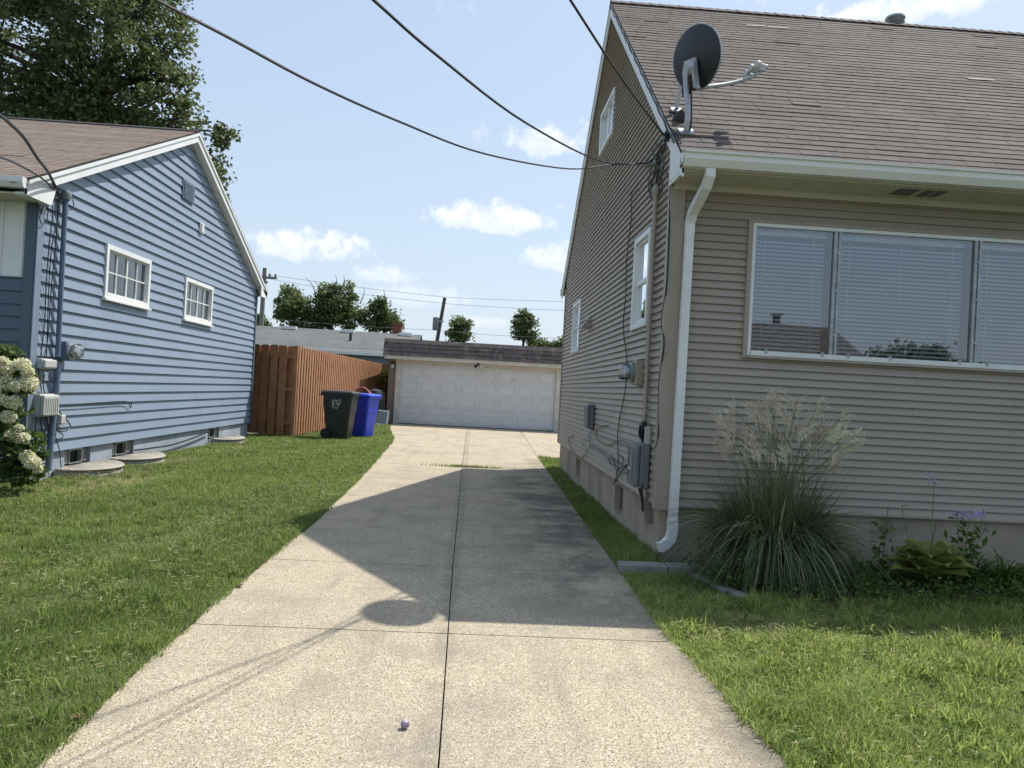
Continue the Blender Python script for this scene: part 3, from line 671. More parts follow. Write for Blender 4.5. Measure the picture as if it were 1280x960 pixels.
# vent hood
vh = OX(738,403,XW); m_ = MB().hexa([(XW-.005,vh.y-.1,vh.z-.08),(XW-.15,vh.y-.1,vh.z-.10),(XW-.15,vh.y+.1,vh.z-.10),(XW-.005,vh.y+.1,vh.z-.08)], [(XW-.005,vh.y-.1,vh.z+.09),(XW-.04,vh.y-.1,vh.z+.07),(XW-.04,vh.y+.1,vh.z+.07),(XW-.005,vh.y+.1,vh.z+.09)])
m_.build('vent_hood', 'tan_trim', hR)

#==================================================================== things on the right house
# conduit
c0, c1 = OX(822,238,XW-.05), OX(811,538,XW-.05)
cd = thing('service_conduit', (XW-.04,7.3,c1.z), 'tan painted service conduit running up the tan house wall', 'conduit')
MB().tube([(XW-.045,7.32,c1.z),(XW-.045,7.34,3.40)], .022, 12).build('pipe', 'tan_trim', cd, smooth=True)
MB().lathe([(.022,0),(.036,.02),(.036,.08),(.01,.12)], (XW-.045,7.34,3.40), seg=14).build('weatherhead', 'tan_trim', cd, smooth=True)
def meter(X, y, z, sx, label, body_m, r=.085):
    t = thing('electricity_meter', (X,y,z), label, 'electricity meter', 'electricity meters on house walls')
    MB().box((X,y-.10,z-.13),(X+sx*.09,y+.10,z+.12)).build('socket_box', body_m, t, bevel=.015)
    MB().lathe([(r+.012,.09),(r+.018,.10),(r+.018,.125),(r,.13)], (X,y,z), (sx,0,0)).build('ring', 'steel', t, smooth=True)
    MB().lathe([(r-.018,.13),(r-.018,.165),(r-.03,.18)], (X,y,z), (sx,0,0)).build('dial', 'box_light', t, smooth=True)
    MB().lathe([(r-.004,.13),(r-.004,.21),(r-.014,.228),(r*.5,.236),(.002,.236)], (X,y,z), (sx,0,0)).build('glass_cover', 'glass_meter', t, smooth=True)
    return t
meter(XW-.005, 7.72, 1.70, -1, 'round glass electricity meter on the shaded tan wall', 'tan_trim')
# grey utility box
def util(name, label, X, sx, y0, y1, z0, z1, d, m_, ribs=0, group=None):
    t = thing(name, (X,(y0+y1)/2,z0), label, 'utility box', group)
    MB().box((X,y0,z0),(X+sx*d*.6,y1,z1)).build('housing', m_, t, bevel=.012)
    MB().box((X+sx*(d*.6+.001),y0-.008,z0+.01),(X+sx*d,y1+.008,z1-.01)).build('cover', m_, t, bevel=.02)
    if ribs:
        for k in range(ribs): yy = y0+.04+(y1-y0-.08)*k/(ribs-1); MB().box((X+sx*(d+.0005),yy-.006,z0+.05),(X+sx*(d+.008),yy+.006,z1-.05)).build('rib', m_, t)
    return t
gb = util('utility_box', 'large dark grey telecom box low on the tan wall beside the corner board', XW-.02, -1, 7.12, 7.40, .60, 1.02, .15, 'box_grey', 2)
MB().box((XW-.185,7.22,.76),(XW-.171,7.30,.79)).build('latch', 'box_light', gb)
util('junction_box', 'small cream junction box left of the large dark grey telecom box', XW-.02, -1, 7.62, 7.68, .62, .78, .06, 'box_light')
q = OX(740,524,XW); util('utility_box', 'small grey telecom box further back along the tan wall', XW-.02, -1, 10.55, 10.85, .97, 1.32, .10, 'box_grey')
MB().box((XW-.02,7.10,.28),(XW+.034,7.22,.56)).box((XW-.03,7.13,.33),(XW-.0201,7.19,.50)).build('mounting_board', 'wood_old', hR)
sidex = XW-.028
def SWP(x, y, dx_=0): p = OX(x, y, sidex-dx_); return p
cable('vertical_cable', 'thin black cable wandering down the middle of the tan side wall', [SWP(*p) for p in [(797,238),(790,240),(789,275),(786,300),(783,330),(782,370),(779,410),(784,455),(781,490),(775,520),(772,545),(773,575),(771,592)]], .006)
cable('vertical_cable', 'black cable dropping beside the tan corner board', [SWP(*p) for p in [(843,190),(839,215),(836,300),(833,360),(827,400),(830,430),(824,480),(823,540),(820,560)]], .008)
cable('vertical_cable', 'black cable running down just left of the tan conduit', [SWP(*p) for p in [(822,212),(818,260),(815,350),(812,415),(809,470),(807,530),(803,556),(801,580)]], .007)
# messy bundle of drops near the mast head
bp_ = thing('cable_tangle', SWP(820,200), 'black tangled service cables hanging at the roof corner of the tan house', 'cables')
def sub_cab(nm, parent, pts, r=.006, m_='rubber'): return MB().tube(crom([SWP(*p) if len(p) == 2 else p for p in pts], 7), r, 6).build(nm, m_, parent, smooth=True)
for pts in ([(838,172),(828,182),(822,200),(820,230),(817,250),(812,243),(816,225),(825,200),(832,180)], [(836,175),(824,186),(818,215),(813,232),(820,244),(828,235),(824,205),(830,182)],
            [(834,170),(846,178),(848,195),(842,222)], [(820,207),(828,212),(836,222),(841,232)], [(838,172),(832,178),(826,192),(830,206),(826,222),(821,240)],
            [(826,178),(815,184),(818,196),(823,210),(822,232)], [(795,206),(808,203),(818,196),(826,182)], [(838,170),(844,165),(851,176),(849,200)],
            [(832,176),(826,196),(817,206),(812,220),(811,238),(815,247)]):
    sub_cab('loop', bp_, [(*p,) for p in pts], random.choice((.005,.007,.006)))
MB().obox(SWP(838,171)+Vector((-.03,0,0)), (.03,0,0), (0,.05,0), (0,0,.035)).build('splice_box', 'rubber', bp_)
MB().tube([SWP(806,207),SWP(822,203)], .015, 8).build('splice_sleeve', 'rubber', bp_)
# low tangle along bottom of siding
lt = thing('cable_run', SWP(770,570), 'messy loops of thin cable along the bottom of the tan side wall', 'cables')
for pts, m_ in (([(801,576),(790,583),(778,581),(768,575),(755,565),(745,560),(738,556),(736,540)],'rubber'), ([(803,560),(788,557),(775,550),(762,556),(750,552),(745,545),(748,535),(760,531)],'rubber'),
            ([(738,550),(730,548),(728,560),(734,560),(745,568),(758,578),(770,585),(785,578)],'box_light'), ([(738,556),(733,566),(726,572),(717,565),(712,555),(711,547),(717,545)],'rubber'),
            ([(737,553),(748,562),(758,572),(766,580),(772,588),(785,590),(797,585)],'cable_grey'), ([(742,540),(752,545),(765,549),(780,556),(796,560),(803,566)],'cable_grey'),
            ([(770,566),(779,572),(776,580),(766,572),(760,575),(768,583),(782,582),(793,572)],'rubber'), ([(798,564),(790,570),(786,578),(775,592),(770,602)],'rubber'),([(764,568),(768,578),(771,592),(767,606)],'rubber')):
    sub_cab('loop', lt, pts, random.choice((.005,.006)), m_)
ct = thing('cable_coil', SWP(808,560), 'coil of black cable hung just above the large dark grey telecom box', 'cables')
for k in range(7):
    a0 = random.uniform(0,6); pts = [Vector((sidex-.02-.008*k, 7.24+.07*math.cos(a0+j)*random.uniform(.6,1.1), 1.12+.10*math.sin(a0+j)*random.uniform(.6,1.1))) for j in range(8)]
    MB().tube(crom(pts, 6), .006, 6).build('loop', 'rubber', ct, smooth=True)
for k in range(4): MB().tube(crom([(sidex-.03, 7.18+.05*k, 1.0),(sidex-.05,7.12+.05*k,.62),(sidex-.03,7.14+.03*k,.5),(sidex-.02,7.15+.02*k,.38)], 6), .006, 6).build('loop', 'rubber', ct, smooth=True)
MB().box((sidex-.05,7.12,1.02),(sidex,7.15,1.18)).build('splice_sleeve', 'box_light', ct)
# cable along the rake
rp = []
for i in range(34):
    y = EY+.25+(RY-.05-EY-.25)*i/33; z = EZ+(RZ-EZ)*(y-EY)/(RY-EY); rp.append((x0-.020+.003*math.sin(i*1.9), y, z-.045+.010*math.sin(i*2.3)))
cable('rake_cable', 'thick black cable stapled along the white gable rake board', rp, .009, n=5)
# satellite dish
dc = Vector((1.86,6.90,4.57)); dn = Vector((.832,.51,.217)).normalized()
sd_ = thing('satellite_dish', (1.80,6.72,3.80), 'round dark grey satellite dish on the roof corner of the tan house', 'satellite dish')
R_d = .280
prof = [(.002,-.055)]+[(R_d*k/10, -.055+.055*(k/10)**2) for k in range(1,11)]+[(R_d+.006,.004),(R_d,.012)]+[(R_d*k/10, -.047+.055*(k/10)**2) for k in range(9,0,-1)]
MB().lathe(prof, dc, dn, 48).build('reflector', 'dishback', sd_, smooth=True)
MB().lathe([(R_d+.007,.001),(R_d+.010,.006),(R_d+.007,.014),(R_d-.002,.012),(R_d-.002,.002)], dc, dn, 48).build('rim', 'steel', sd_, smooth=True)
side = dn.cross(Vector((0,0,1))).normalized(); updn = side.cross(dn).normalized()
br = MB(); bc = dc-dn*.085-updn*.10
br.obox(bc, side*.07, updn*.08, dn*.012); br.lathe([(.06,0),(.07,-.02),(.04,-.05)], bc-dn*.01, dn, 16)
br.obox(bc-updn*.10-side*.05-dn*.02, side*.012, updn*.09, dn*.03); br.obox(bc-updn*.10+side*.06-dn*.02, side*.012, updn*.09, dn*.03)
br.build('bracket', 'steel', sd_)
foot = onroof(857,167); mtop = bc-dn*.05-updn*.10
mm = MB().tube(crom([foot+sn_*.02, foot+sn_*.02+Vector((-.0,-.02,.18)), mtop+Vector((-.02,0,-.05)), bc-dn*.05], 5), .024, 12)
mm.obox(foot+sn_*.018, (.07,0,0), V_*.06, sn_*.008); mm.build('mast', 'steel', sd_, smooth=True)
f2 = onroof(845,140); st = MB().tube([f2+sn_*.03, f2+Vector((.04,-.02,.32))], .018, 8)
st.obox(f2+sn_*.02, (.05,0,0), V_*.05, sn_*.008); st.build('strut', 'steel', sd_)
MT['tarm'] = MT['tar']; MB().lathe([(.07,0),(.06,.03),(.03,.07),(.01,.09)], onroof(850,150)+sn_*.01, sn_, 10).build('sealant', 'tar', sd_)
cl_ = MB().tube(crom([mtop, mtop-side*.07-updn*.05, mtop-side*.07-updn*.13, mtop-updn*.12+side*.0, mtop+side*.03-updn*.02, mtop+side*.02-updn*.12, foot+Vector((.04,-.02,.12)), foot+Vector((.03,-.02,.02))], 6), .009, 6)
cl_.build('cable', 'rubber', sd_, smooth=True)
Lp = Vector(OY(948,90,7.02)); a0_ = dc-updn*.27+dn*.0
ar = MB().tube(crom([a0_-dn*.03, a0_.lerp(Lp,.5)-Vector((0,0,.035)), a0_.lerp(Lp,.88)-Vector((0,0,.03)), Lp], 4), .019, 6); ar.build('feed_arm', 'steel', sd_, smooth=True)
back_ = (dc-Lp).normalized()
ln_ = MB().obox(Lp+Vector((.0,0,.03)), side*.05, Vector((0,0,.03)), back_*.03)
for k, (o1, o2) in enumerate(((-.10,.0),(-.045,.04),(.03,.05))):
    ctr = Lp+side*o1*1.0+Vector((0,0,o2)); ln_.lathe([(.018,-.06),(.022,0),(.038,.03),(.038,.05),(.03,.056),(.005,.058)], ctr, back_, 14)
ln_.build('feed_horns', 'box_light', sd_, smooth=True)
# overhead wires
def plane_pts(att, ph, pts):
    n = Vector((math.cos(math.radians(ph)), -math.sin(math.radians(ph)), 0)); o = []
    for p in pts:
        d = ray(*p); o.append(CP+d*(n.dot(att-CP)/n.dot(d)))
    return o
attA = OX(812,204,1.62); attC = OX(831,170,1.62)
A_ = plane_pts(attA, 26, [(764,206),(711,211),(605,192),(499,152),(392,104),(286,47),(196,0)])
B_ = plane_pts(attA, 24, [(754,202),(658,154),(546,69),(467,0)])
C_ = plane_pts(attC, 30, [(800,130),(764,79),(713,0)])
def extend(L_, dist=18, sag=.012):
    d = (L_[-1]-L_[-2]); d = d/math.hypot(d.x,d.y); o = list(L_)
    for k in range(2,10): s_ = dist*(k/9)**2; o.append(L_[-1]+d*s_+Vector((0,0,sag*s_*s_)))
    return o
cable('overhead_wire', 'lowest overhead service wire sweeping across the left sky to the tan house', [attA]+extend(A_, 14), .0055, group='overhead wires to the tan house', cat='overhead wire', n=6)
cable('overhead_wire', 'middle overhead wire descending steeply to the tan house mast', [attA]+extend(B_, 14), .0065, group='overhead wires to the tan house', cat='overhead wire', n=6)
cable('overhead_wire', 'thick overhead wire crossing in front of the tan gable to the roof corner', [attC]+extend(C_, 16), .009, group='overhead wires to the tan house', cat='overhead wire', n=6)

#==================================================================== LEFT HOUSE
LX, LF, LB = -5.40, 9.60, 19.0
LEY, LEZ, LRY, LRZ, LBY = 9.12, 3.60, 14.27, 5.86, 19.42
hL = thing('gabled_house', (LX, LF, 0), 'blue sided single storey house with light brown shingle roof', 'house')
WL = [(11.33,12.84,2.47,3.25),(14.37,15.85,2.44,3.21)]
def ext_L(z):
    if z <= 3.42: return (LF, LB)
    a = LEY+(z+.16-LEZ)/(LRZ-LEZ)*(LRY-LEY); b = LBY-(z+.16-LEZ)/(LRZ-LEZ)*(LBY-LRY); a = max(a,LF); b = min(b,LB); m_ = (a+b)/2
    return (min(a,m_), max(b,m_))
ls = MB(); courses(ls, (LX,0,0), (0,1,0), (0,0,1), (1,0,0), .34, LRZ-.13, .153, ext_L, WL, t=.022, tmin=-.008, tab=3.4, tjit=.0015, gap=.002); ls.build('side_siding', 'blue', hL)
for wv, lb_ in zip(WL, ('larger white gridded window nearer the street on the blue wall', 'white gridded window further back on the blue wall')):
    window(hL, (LX,0,0), (0,1,0), (1,0,0), *wv, fw=.07, proud=.04, style='grid', cols=4, rows=2, fill='curtain', glass='glass2', label=lb_, sill=True)
fdl = MB(); GB = [(10.62,11.32,.03,.30),(11.98,12.72,.03,.30),(16.2,16.9,.03,.29)]; yc = LF+.03
for a,b,c,d in GB: fdl.box((LX-.25,yc,-.3),(LX-.03,a,.36)); yc = b
fdl.box((LX-.25,yc,-.3),(LX-.03,LB,.36)); fdl.box((-20,LF+.03,-.3),(LX-.25,LF+.25,.36)); fdl.build('foundation', 'found_blue', hL)
for a,b,c,d in GB:
    gbm = MB(); nb = 4; wb = (b-a)/nb
    for k in range(nb):
        for j in range(2):
            z = -.1+j*.21
            if k in (1,2) and j == 1: continue
            gbm.box((LX-.13,a+k*wb+.006,z+.006),(LX-.07,a+(k+1)*wb-.006,z+.20))
    o = gbm.build('glass_block_window', 'glassblock', hL, bevel=.01)
    MB().box((LX-.2,a,-.2),(LX-.135,b,.36)).build('mortar', 'dark', o)
    fr = MB(); va, vb = a+wb, b-wb
    fr.box((LX-.12,va,.115),(LX-.06,vb,.13)).box((LX-.12,va,.30),(LX-.06,vb,.318)).box((LX-.12,va,.13),(LX-.06,va+.02,.30)).box((LX-.12,vb-.02,.13),(LX-.06,vb,.30)); fr.build('vent_frame', 'steel', o)
# front wall
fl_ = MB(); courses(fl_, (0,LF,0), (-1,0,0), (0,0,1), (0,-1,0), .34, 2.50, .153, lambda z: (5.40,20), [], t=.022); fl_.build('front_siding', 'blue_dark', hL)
bb = MB().box((-20,LF-.012,2.50),(LX,LF+.03,3.5))
for k in range(60): bb.box((LX-.16-k*.245,LF-.026,2.52),(LX-.135-k*.245,LF-.0125,3.5))
bb.build('board_panel', 'white', hL)
# arched trim at frame edge
at_ = MB(); at_.tube([(-5.86,LF-.03,2.5),(-5.86,LF-.03,3.1)]+[(-5.86-.35+.35*math.cos(a),LF-.03,3.1+.18*math.sin(a)) for a in np.linspace(0,math.pi,12)]+[(-6.56,LF-.03,2.5)], .018, 6); at_.build('arched_trim', 'white', hL)
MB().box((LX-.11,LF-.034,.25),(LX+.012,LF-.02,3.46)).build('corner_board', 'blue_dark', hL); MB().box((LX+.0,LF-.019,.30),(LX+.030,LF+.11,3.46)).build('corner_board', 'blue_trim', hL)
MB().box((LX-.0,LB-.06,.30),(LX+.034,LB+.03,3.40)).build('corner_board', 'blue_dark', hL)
MB().box((LX-.6,LB,0),(-20,LB-.1,3.4)).box((-20,LF+.1,0),(-19.9,LB,3.4)).box((LX-.6,LF+.1,3.38),(-20,LB,3.4)).build('inner_wall', 'dark', hL)
MB().box((LX-.26,LF+.2,.2),(-19.9,LB-.1,.3)).build('inner_floor', 'dark', hL)
Vl = Vector((0,LRY-LEY,LRZ-LEZ)).normalized(); nl = Vector((0,-(LRZ-LEZ),LRY-LEY)).normalized(); Ll = math.hypot(LRY-LEY,LRZ-LEZ); XO = LX+.16
rl = MB(); courses(rl, (0,LEY,LEZ), (1,0,0), Vl, nl, 0, Ll, .11, lambda z: (-20.5,XO), t=.006, jit=.2, tab=.28, tjit=.001)
Vl2 = Vector((0,LRY-LBY,LRZ-LEZ)).normalized(); nl2 = Vector((0,(LRZ-LEZ),LBY-LRY)).normalized()
courses(rl, (0,LBY,LEZ), (-1,0,0), Vl2, nl2, 0, Ll, .10, lambda z: (-XO,20.5), t=.009)
rlo = rl.build('roof', 'roof_left', hL)
dk = MB()
for (ya,yb) in ((LEY,LRY),(LBY,LRY)): dk.hexa([(-20.5,ya,LEZ-.03),(XO,ya,LEZ-.03),(XO,yb,LRZ-.03),(-20.5,yb,LRZ-.03)],[(-20.5,ya,LEZ-.003),(XO,ya,LEZ-.003),(XO,yb,LRZ-.003),(-20.5,yb,LRZ-.003)])
dk.build('roof_deck', 'dark', rlo)
MB().hexa([(-20.5,LRY-.12,LRZ-.05),(XO,LRY-.12,LRZ-.05),(XO,LRY,LRZ+.005),(-20.5,LRY,LRZ+.005)],[(-20.5,LRY-.12,LRZ-.025),(XO,LRY-.12,LRZ-.025),(XO,LRY,LRZ+.03),(-20.5,LRY,LRZ+.03)]).build('ridge_cap', 'tar', rlo)
rl2 = MB(); xa, xb = XO-.045, XO-.015
rake(rl2, LEY, LEZ, LRY, LRZ, .17, xa, xb); rake(rl2, LRY, LRZ, LBY, LEZ, .17, xa, xb)
rake(rl2, LEY, LEZ, LRY, LRZ, .05, xb+.001, xb+.022, -.026); rake(rl2, LRY, LRZ, LBY, LEZ, .05, xb+.001, xb+.022, -.026)
for (ya,yb,s_) in ((LEY,LRY,1),(LBY,LRY,-1)):
    rl2.hexa([(LX,ya,LEZ-.19),(xa,ya,LEZ-.19),(xa,yb,LRZ-.19),(LX,yb,LRZ-.19)],[(LX,ya,LEZ-.17),(xa,ya,LEZ-.17),(xa,yb,LRZ-.17),(LX,yb,LRZ-.17)])
rl2.prism([(xb-.002,LEY,LEZ-.20),(xb-.002,LF+.04,LEZ-.20),(xb-.002,LF+.12,LEZ+.02),(xb-.002,LEY,LEZ-.06)], (-.025,0,0))
rl2.box((LX,LEY+.02,LEZ-.198),(xa-.001,LF+.02,LEZ-.175))
rl2.prism([(xb,LBY,LEZ-.20),(xb,LB-.1,LEZ-.20),(xb,LB-.1,LEZ+.02),(xb,LBY,LEZ-.06)], (-.028,0,0)); rl2.build('rake_board', 'white', hL)
MB().prism([(-20.5,y-EY+LEY,z-EZ+LEZ) for y,z in prof_g] if False else [(-20.5,y-EY+LEY,z-EZ+LEZ) for y,z in [(EY+.02,EZ-.02),(EY+.02,EZ-.13),(gy0+.03,EZ-.13),(gy0,EZ-.07),(gy0,EZ-.012),(EY+.0,EZ-.012)]], (20.5+XO-.02,0,0)).build('gutter', 'white', hL)
MB().box((-20.5,LEY+.02,LEZ-.19),(LX,LF-.03,LEZ-.17)).build('soffit', 'soffit', hL)
MB().box((-20.5,LBY-.02,LEZ-.15),(XO-.02,LBY+.08,LEZ-.02)).build('gutter', 'white', hL)
v0 = OX(234,240,LX); vg = MB(); vg.box((LX+.02,v0.y-.28,v0.z-.17),(LX+.034,v0.y+.28,v0.z+.17))
vgo = vg.build('gable_vent', 'blue_trim', hL)
sl_ = MB()
for k in range(9): z = v0.z-.14+k*.035; sl_.hexa([(LX+.034,v0.y-.25,z),(LX+.050,v0.y-.25,z-.008),(LX+.050,v0.y+.25,z-.008),(LX+.034,v0.y+.25,z)],[(LX+.034,v0.y-.25,z+.016),(LX+.052,v0.y-.25,z+.004),(LX+.052,v0.y+.25,z+.004),(LX+.034,v0.y+.25,z+.016)])
sl_.build('louvre', 'blue', vgo)
v1 = OX(250,285,LX); sv = MB().box((LX+.02,v1.y-.09,v1.z-.10),(LX+.04,v1.y+.09,v1.z+.10))
for k in range(4): sv.box((LX+.04,v1.y-.07,v1.z-.08+k*.045),(LX+.065,v1.y+.07,v1.z-.055+k*.045))
sv.build('small_vent', 'white', hL)
# things on the left house
pxL = LX+.07
mast = thing('service_conduit', (pxL,10.3,0), 'dark blue painted service mast standing on the blue wall', 'conduit')
pts = [OX(60,588,pxL), OX(64,545,pxL), OX(70,490,pxL), OX(72,458,pxL)]; MB().tube(pts, .040, 12).build('lower_pipe', 'blue_pipe', mast, smooth=True)
MB().tube([OX(72,446,pxL), OX(82,247,pxL)], .032, 12).build('upper_pipe', 'blue_pipe', mast, smooth=True)
h_ = OX(82,247,pxL); MB().lathe([(.032,-.04),(.06,-.02),(.065,.05),(.04,.09),(.01,.10)], h_, (.2,.0,1), 14).build('weatherhead', 'box_grey', mast, smooth=True)
meter(LX+.02, 10.33, 1.655, 1, 'round glass electricity meter on the dark blue mast of the blue house', 'blue_pipe', .10)
b1 = OX(50,455,LX); util('junction_box', 'small light grey box below the wire drops on the blue wall', LX+.02, 1, b1.y-.13, b1.y+.13, b1.z-.06, b1.z+.07, .12, 'box_light')
b2 = OX(47,505,LX); util('utility_box', 'ribbed light grey telecom box on the blue wall above the hydrangea', LX+.02, 1, b2.y-.14, b2.y+.20, b2.z-.15, b2.z+.13, .14, 'box_light', 7)
b3 = OX(71,524,LX); util('junction_box', 'tiny white outlet box right of the dark blue mast', LX+.02, 1, b3.y-.05, b3.y+.05, b3.z-.07, b3.z+.07, .07, 'box_light')
LXs = LX+.045
def LP(x, y, dd=0): return OX(x, y, LXs+dd)
cl2 = thing('cable_tangle', LP(60,300), 'thin drop wires hanging down the blue wall left of the dark blue mast', 'cables')
for pts in ([(62,236),(60,250),(66,262),(62,300),(58,350),(56,400),(51,445)], [(66,240),(72,256),(70,300),(64,360),(60,420),(55,448)], [(70,238),(74,262),(66,300),(62,340),(60,390),(58,447)],
            [(56,258),(50,270),(52,280),(58,276),(60,262),(56,256),(50,266)], [(82,262),(90,262),(92,254),(88,246),(85,252)], [(48,460),(50,475),(52,490)], [(56,468),(54,480),(56,492)],
            [(46,522),(44,540),(50,552),(58,548),(60,530),(56,522)], [(50,522),(52,545),(46,560),(40,550)], [(58,520),(62,540),(56,556),(52,564)],[(12,227),(25,230),(40,240),(48,258),(54,268)]):
    MB().tube(crom([LP(*p, .01) for p in pts], 6), .006, 6).build('loop', 'rubber', cl2, smooth=True)
cable('wall_cable', 'slack black cable strung along the blue wall right of the mast', [LP(*p) for p in [(66,508),(78,506),(100,505),(130,503),(158,502),(163,510),(165,502)]], .007)
cable('wall_cable', 'black cable slanting down from the mast to the small outlet box', [LP(*p,.03) for p in [(66,505),(76,517),(88,532),(82,539),(72,538),(68,530)]], .008)
cable('wall_cable', 'thin black ground wire dropping to the lawn by the window well', [LP(*p,.02) for p in [(66,530),(70,548),(74,562),(76,580),(78,594)]], .006)
cable('hose_line', 'black hose draped along the foundation of the blue house', [OX(*p, LX+.03) for p in [(168,563),(190,560),(215,556),(240,548),(262,539)]], .014)
attL = LP(74,243,.05)
mk = Vector
wA = [attL, OX(60,215,-5.15), OX(47,198,-4.9), OX(30,172,-4.6), OX(12,154,-4.3), OX(0,144,-4.1), OX(-60,100,-3.4)]
wB = [attL, OX(55,225,-5.15), OX(38,214,-4.9), OX(15,202,-4.6), OX(-5,194,-4.3), OX(-80,160,-3.4)]
cable('overhead_wire', 'twisted upper overhead wire crossing the light brown roof to the blue mast', wA, .017, cat='overhead wire', group='overhead wires to the blue house')
cable('overhead_wire', 'lower overhead wire reaching the blue house below the twisted one', wB, .011, cat='overhead wire', group='overhead wires to the blue house')
# well covers
def well(yc, ry, rx, label):
    t = thing('window_well_cover', (LX,yc,0), label, 'well cover', 'window well covers')
    n = 20; rim = [(LX+.0+rx*math.sin(a), yc-ry*math.cos(a)) for a in np.linspace(0, math.pi, n)]
    MB().hexa([(x,y,.0) for x,y in rim], [(LX-.02+(x-LX)*.97, yc+(y-yc)*.97, .085) for x,y in rim]).build('well_ring', 'wellc', t)
    tp = MB().hexa([(x+.02*(x>LX),y,.086) for x,y in rim], [(LX+(x-LX)*.98, yc+(y-yc)*.98, .112+.0*x) for x,y in rim]); tp.build('lid', 'wellc', t, bevel=.008)
    for k in range(1,6):
        s_ = k/6; MB().tube([(LX+.01+rx*s_*math.sin(a)*.95, yc-ry*s_*math.cos(a)*.95, .113) for a in np.linspace(.1, math.pi-.1, 14)], .006, 5).build('rib', 'wellc', t)
well(10.98,.66,.52,'half round grey window well cover nearest the street'); well(12.5,.66,.50,'half round grey window well cover second from the street'); well(17.0,.62,.46,'half round grey window well cover nearest the fence')
# stone edging slab
ss = OZ(0,612); tag(MB().prism([(ss.x-.55+.62*math.cos(a)*(1+.03*math.sin(5*a)), 8.75+.42*math.sin(a)*(1+.04*math.cos(4*a)), -.02) for a in np.linspace(0,2*math.pi,22)[:-1]], (0,0,.12)).build('stone_slab', 'pinkstone', bevel=.015), 'round pinkish stone slab on the lawn under the hydrangea', 'stone slab')

#==================================================================== FENCE
fz = 2.27
ft = thing('wooden_fence', (-4.5,19.35,0), 'reddish stained shadowbox wooden fence between blue house and garage', 'fence')
def fence_run(a, b, n_boards, bw, out, name='fence_panel', top=fz):
    a, b = Vector(a), Vector(b); d = (b-a); Ln = d.length; d.normalize(); nn = Vector((-d.y,d.x,0))*out; mb = MB(); pitch = Ln/n_boards
    for k in range(n_boards*2-1):
        side_ = 1 if k%2 == 0 else -1; c = a+d*(pitch*(k*.5+.5)); jz = random.uniform(-.012,.012); h = top+jz; o_ = nn*side_*.055; hw = bw/2; jt = d*random.uniform(-.006,.006)
        th = nn*.009
        prof = [c-d*hw+Vector((0,0,.04)), c+d*hw+Vector((0,0,.04)), c+d*hw+Vector((0,0,h-.035))+jt, c+d*(hw-.025)+Vector((0,0,h))+jt, c-d*(hw-.025)+Vector((0,0,h))+jt, c-d*hw+Vector((0,0,h-.035))+jt]
        mb.prism([p+o_-th for p in prof], th*2)
    p_ = mb.build(name, 'fence', ft)
    rr = MB()
    for z in (.35, top*.52, top-.28): rr.obox((a+b)/2+Vector((0,0,z)), d*Ln/2, nn*.036, Vector((0,0,.045)))
    rr.build('rail', 'fence', p_)
    k = 0
    while k <= Ln+.01:
        MB().obox(a+d*k+Vector((0,0,top/2)), d*.045, nn*.045, Vector((0,0,top/2))).build('post', 'fence', ft); k += 2.6
fence_run((-5.75,19.85,0), (-4.47,19.30,0), 5, .215, 1)
fence_run((-4.44,19.36,0), (-3.95,32.5,0), 50, .16, -1)
fence_run((-3.95,32.5,0), (.2,33.2,0), 16, .155, 1)

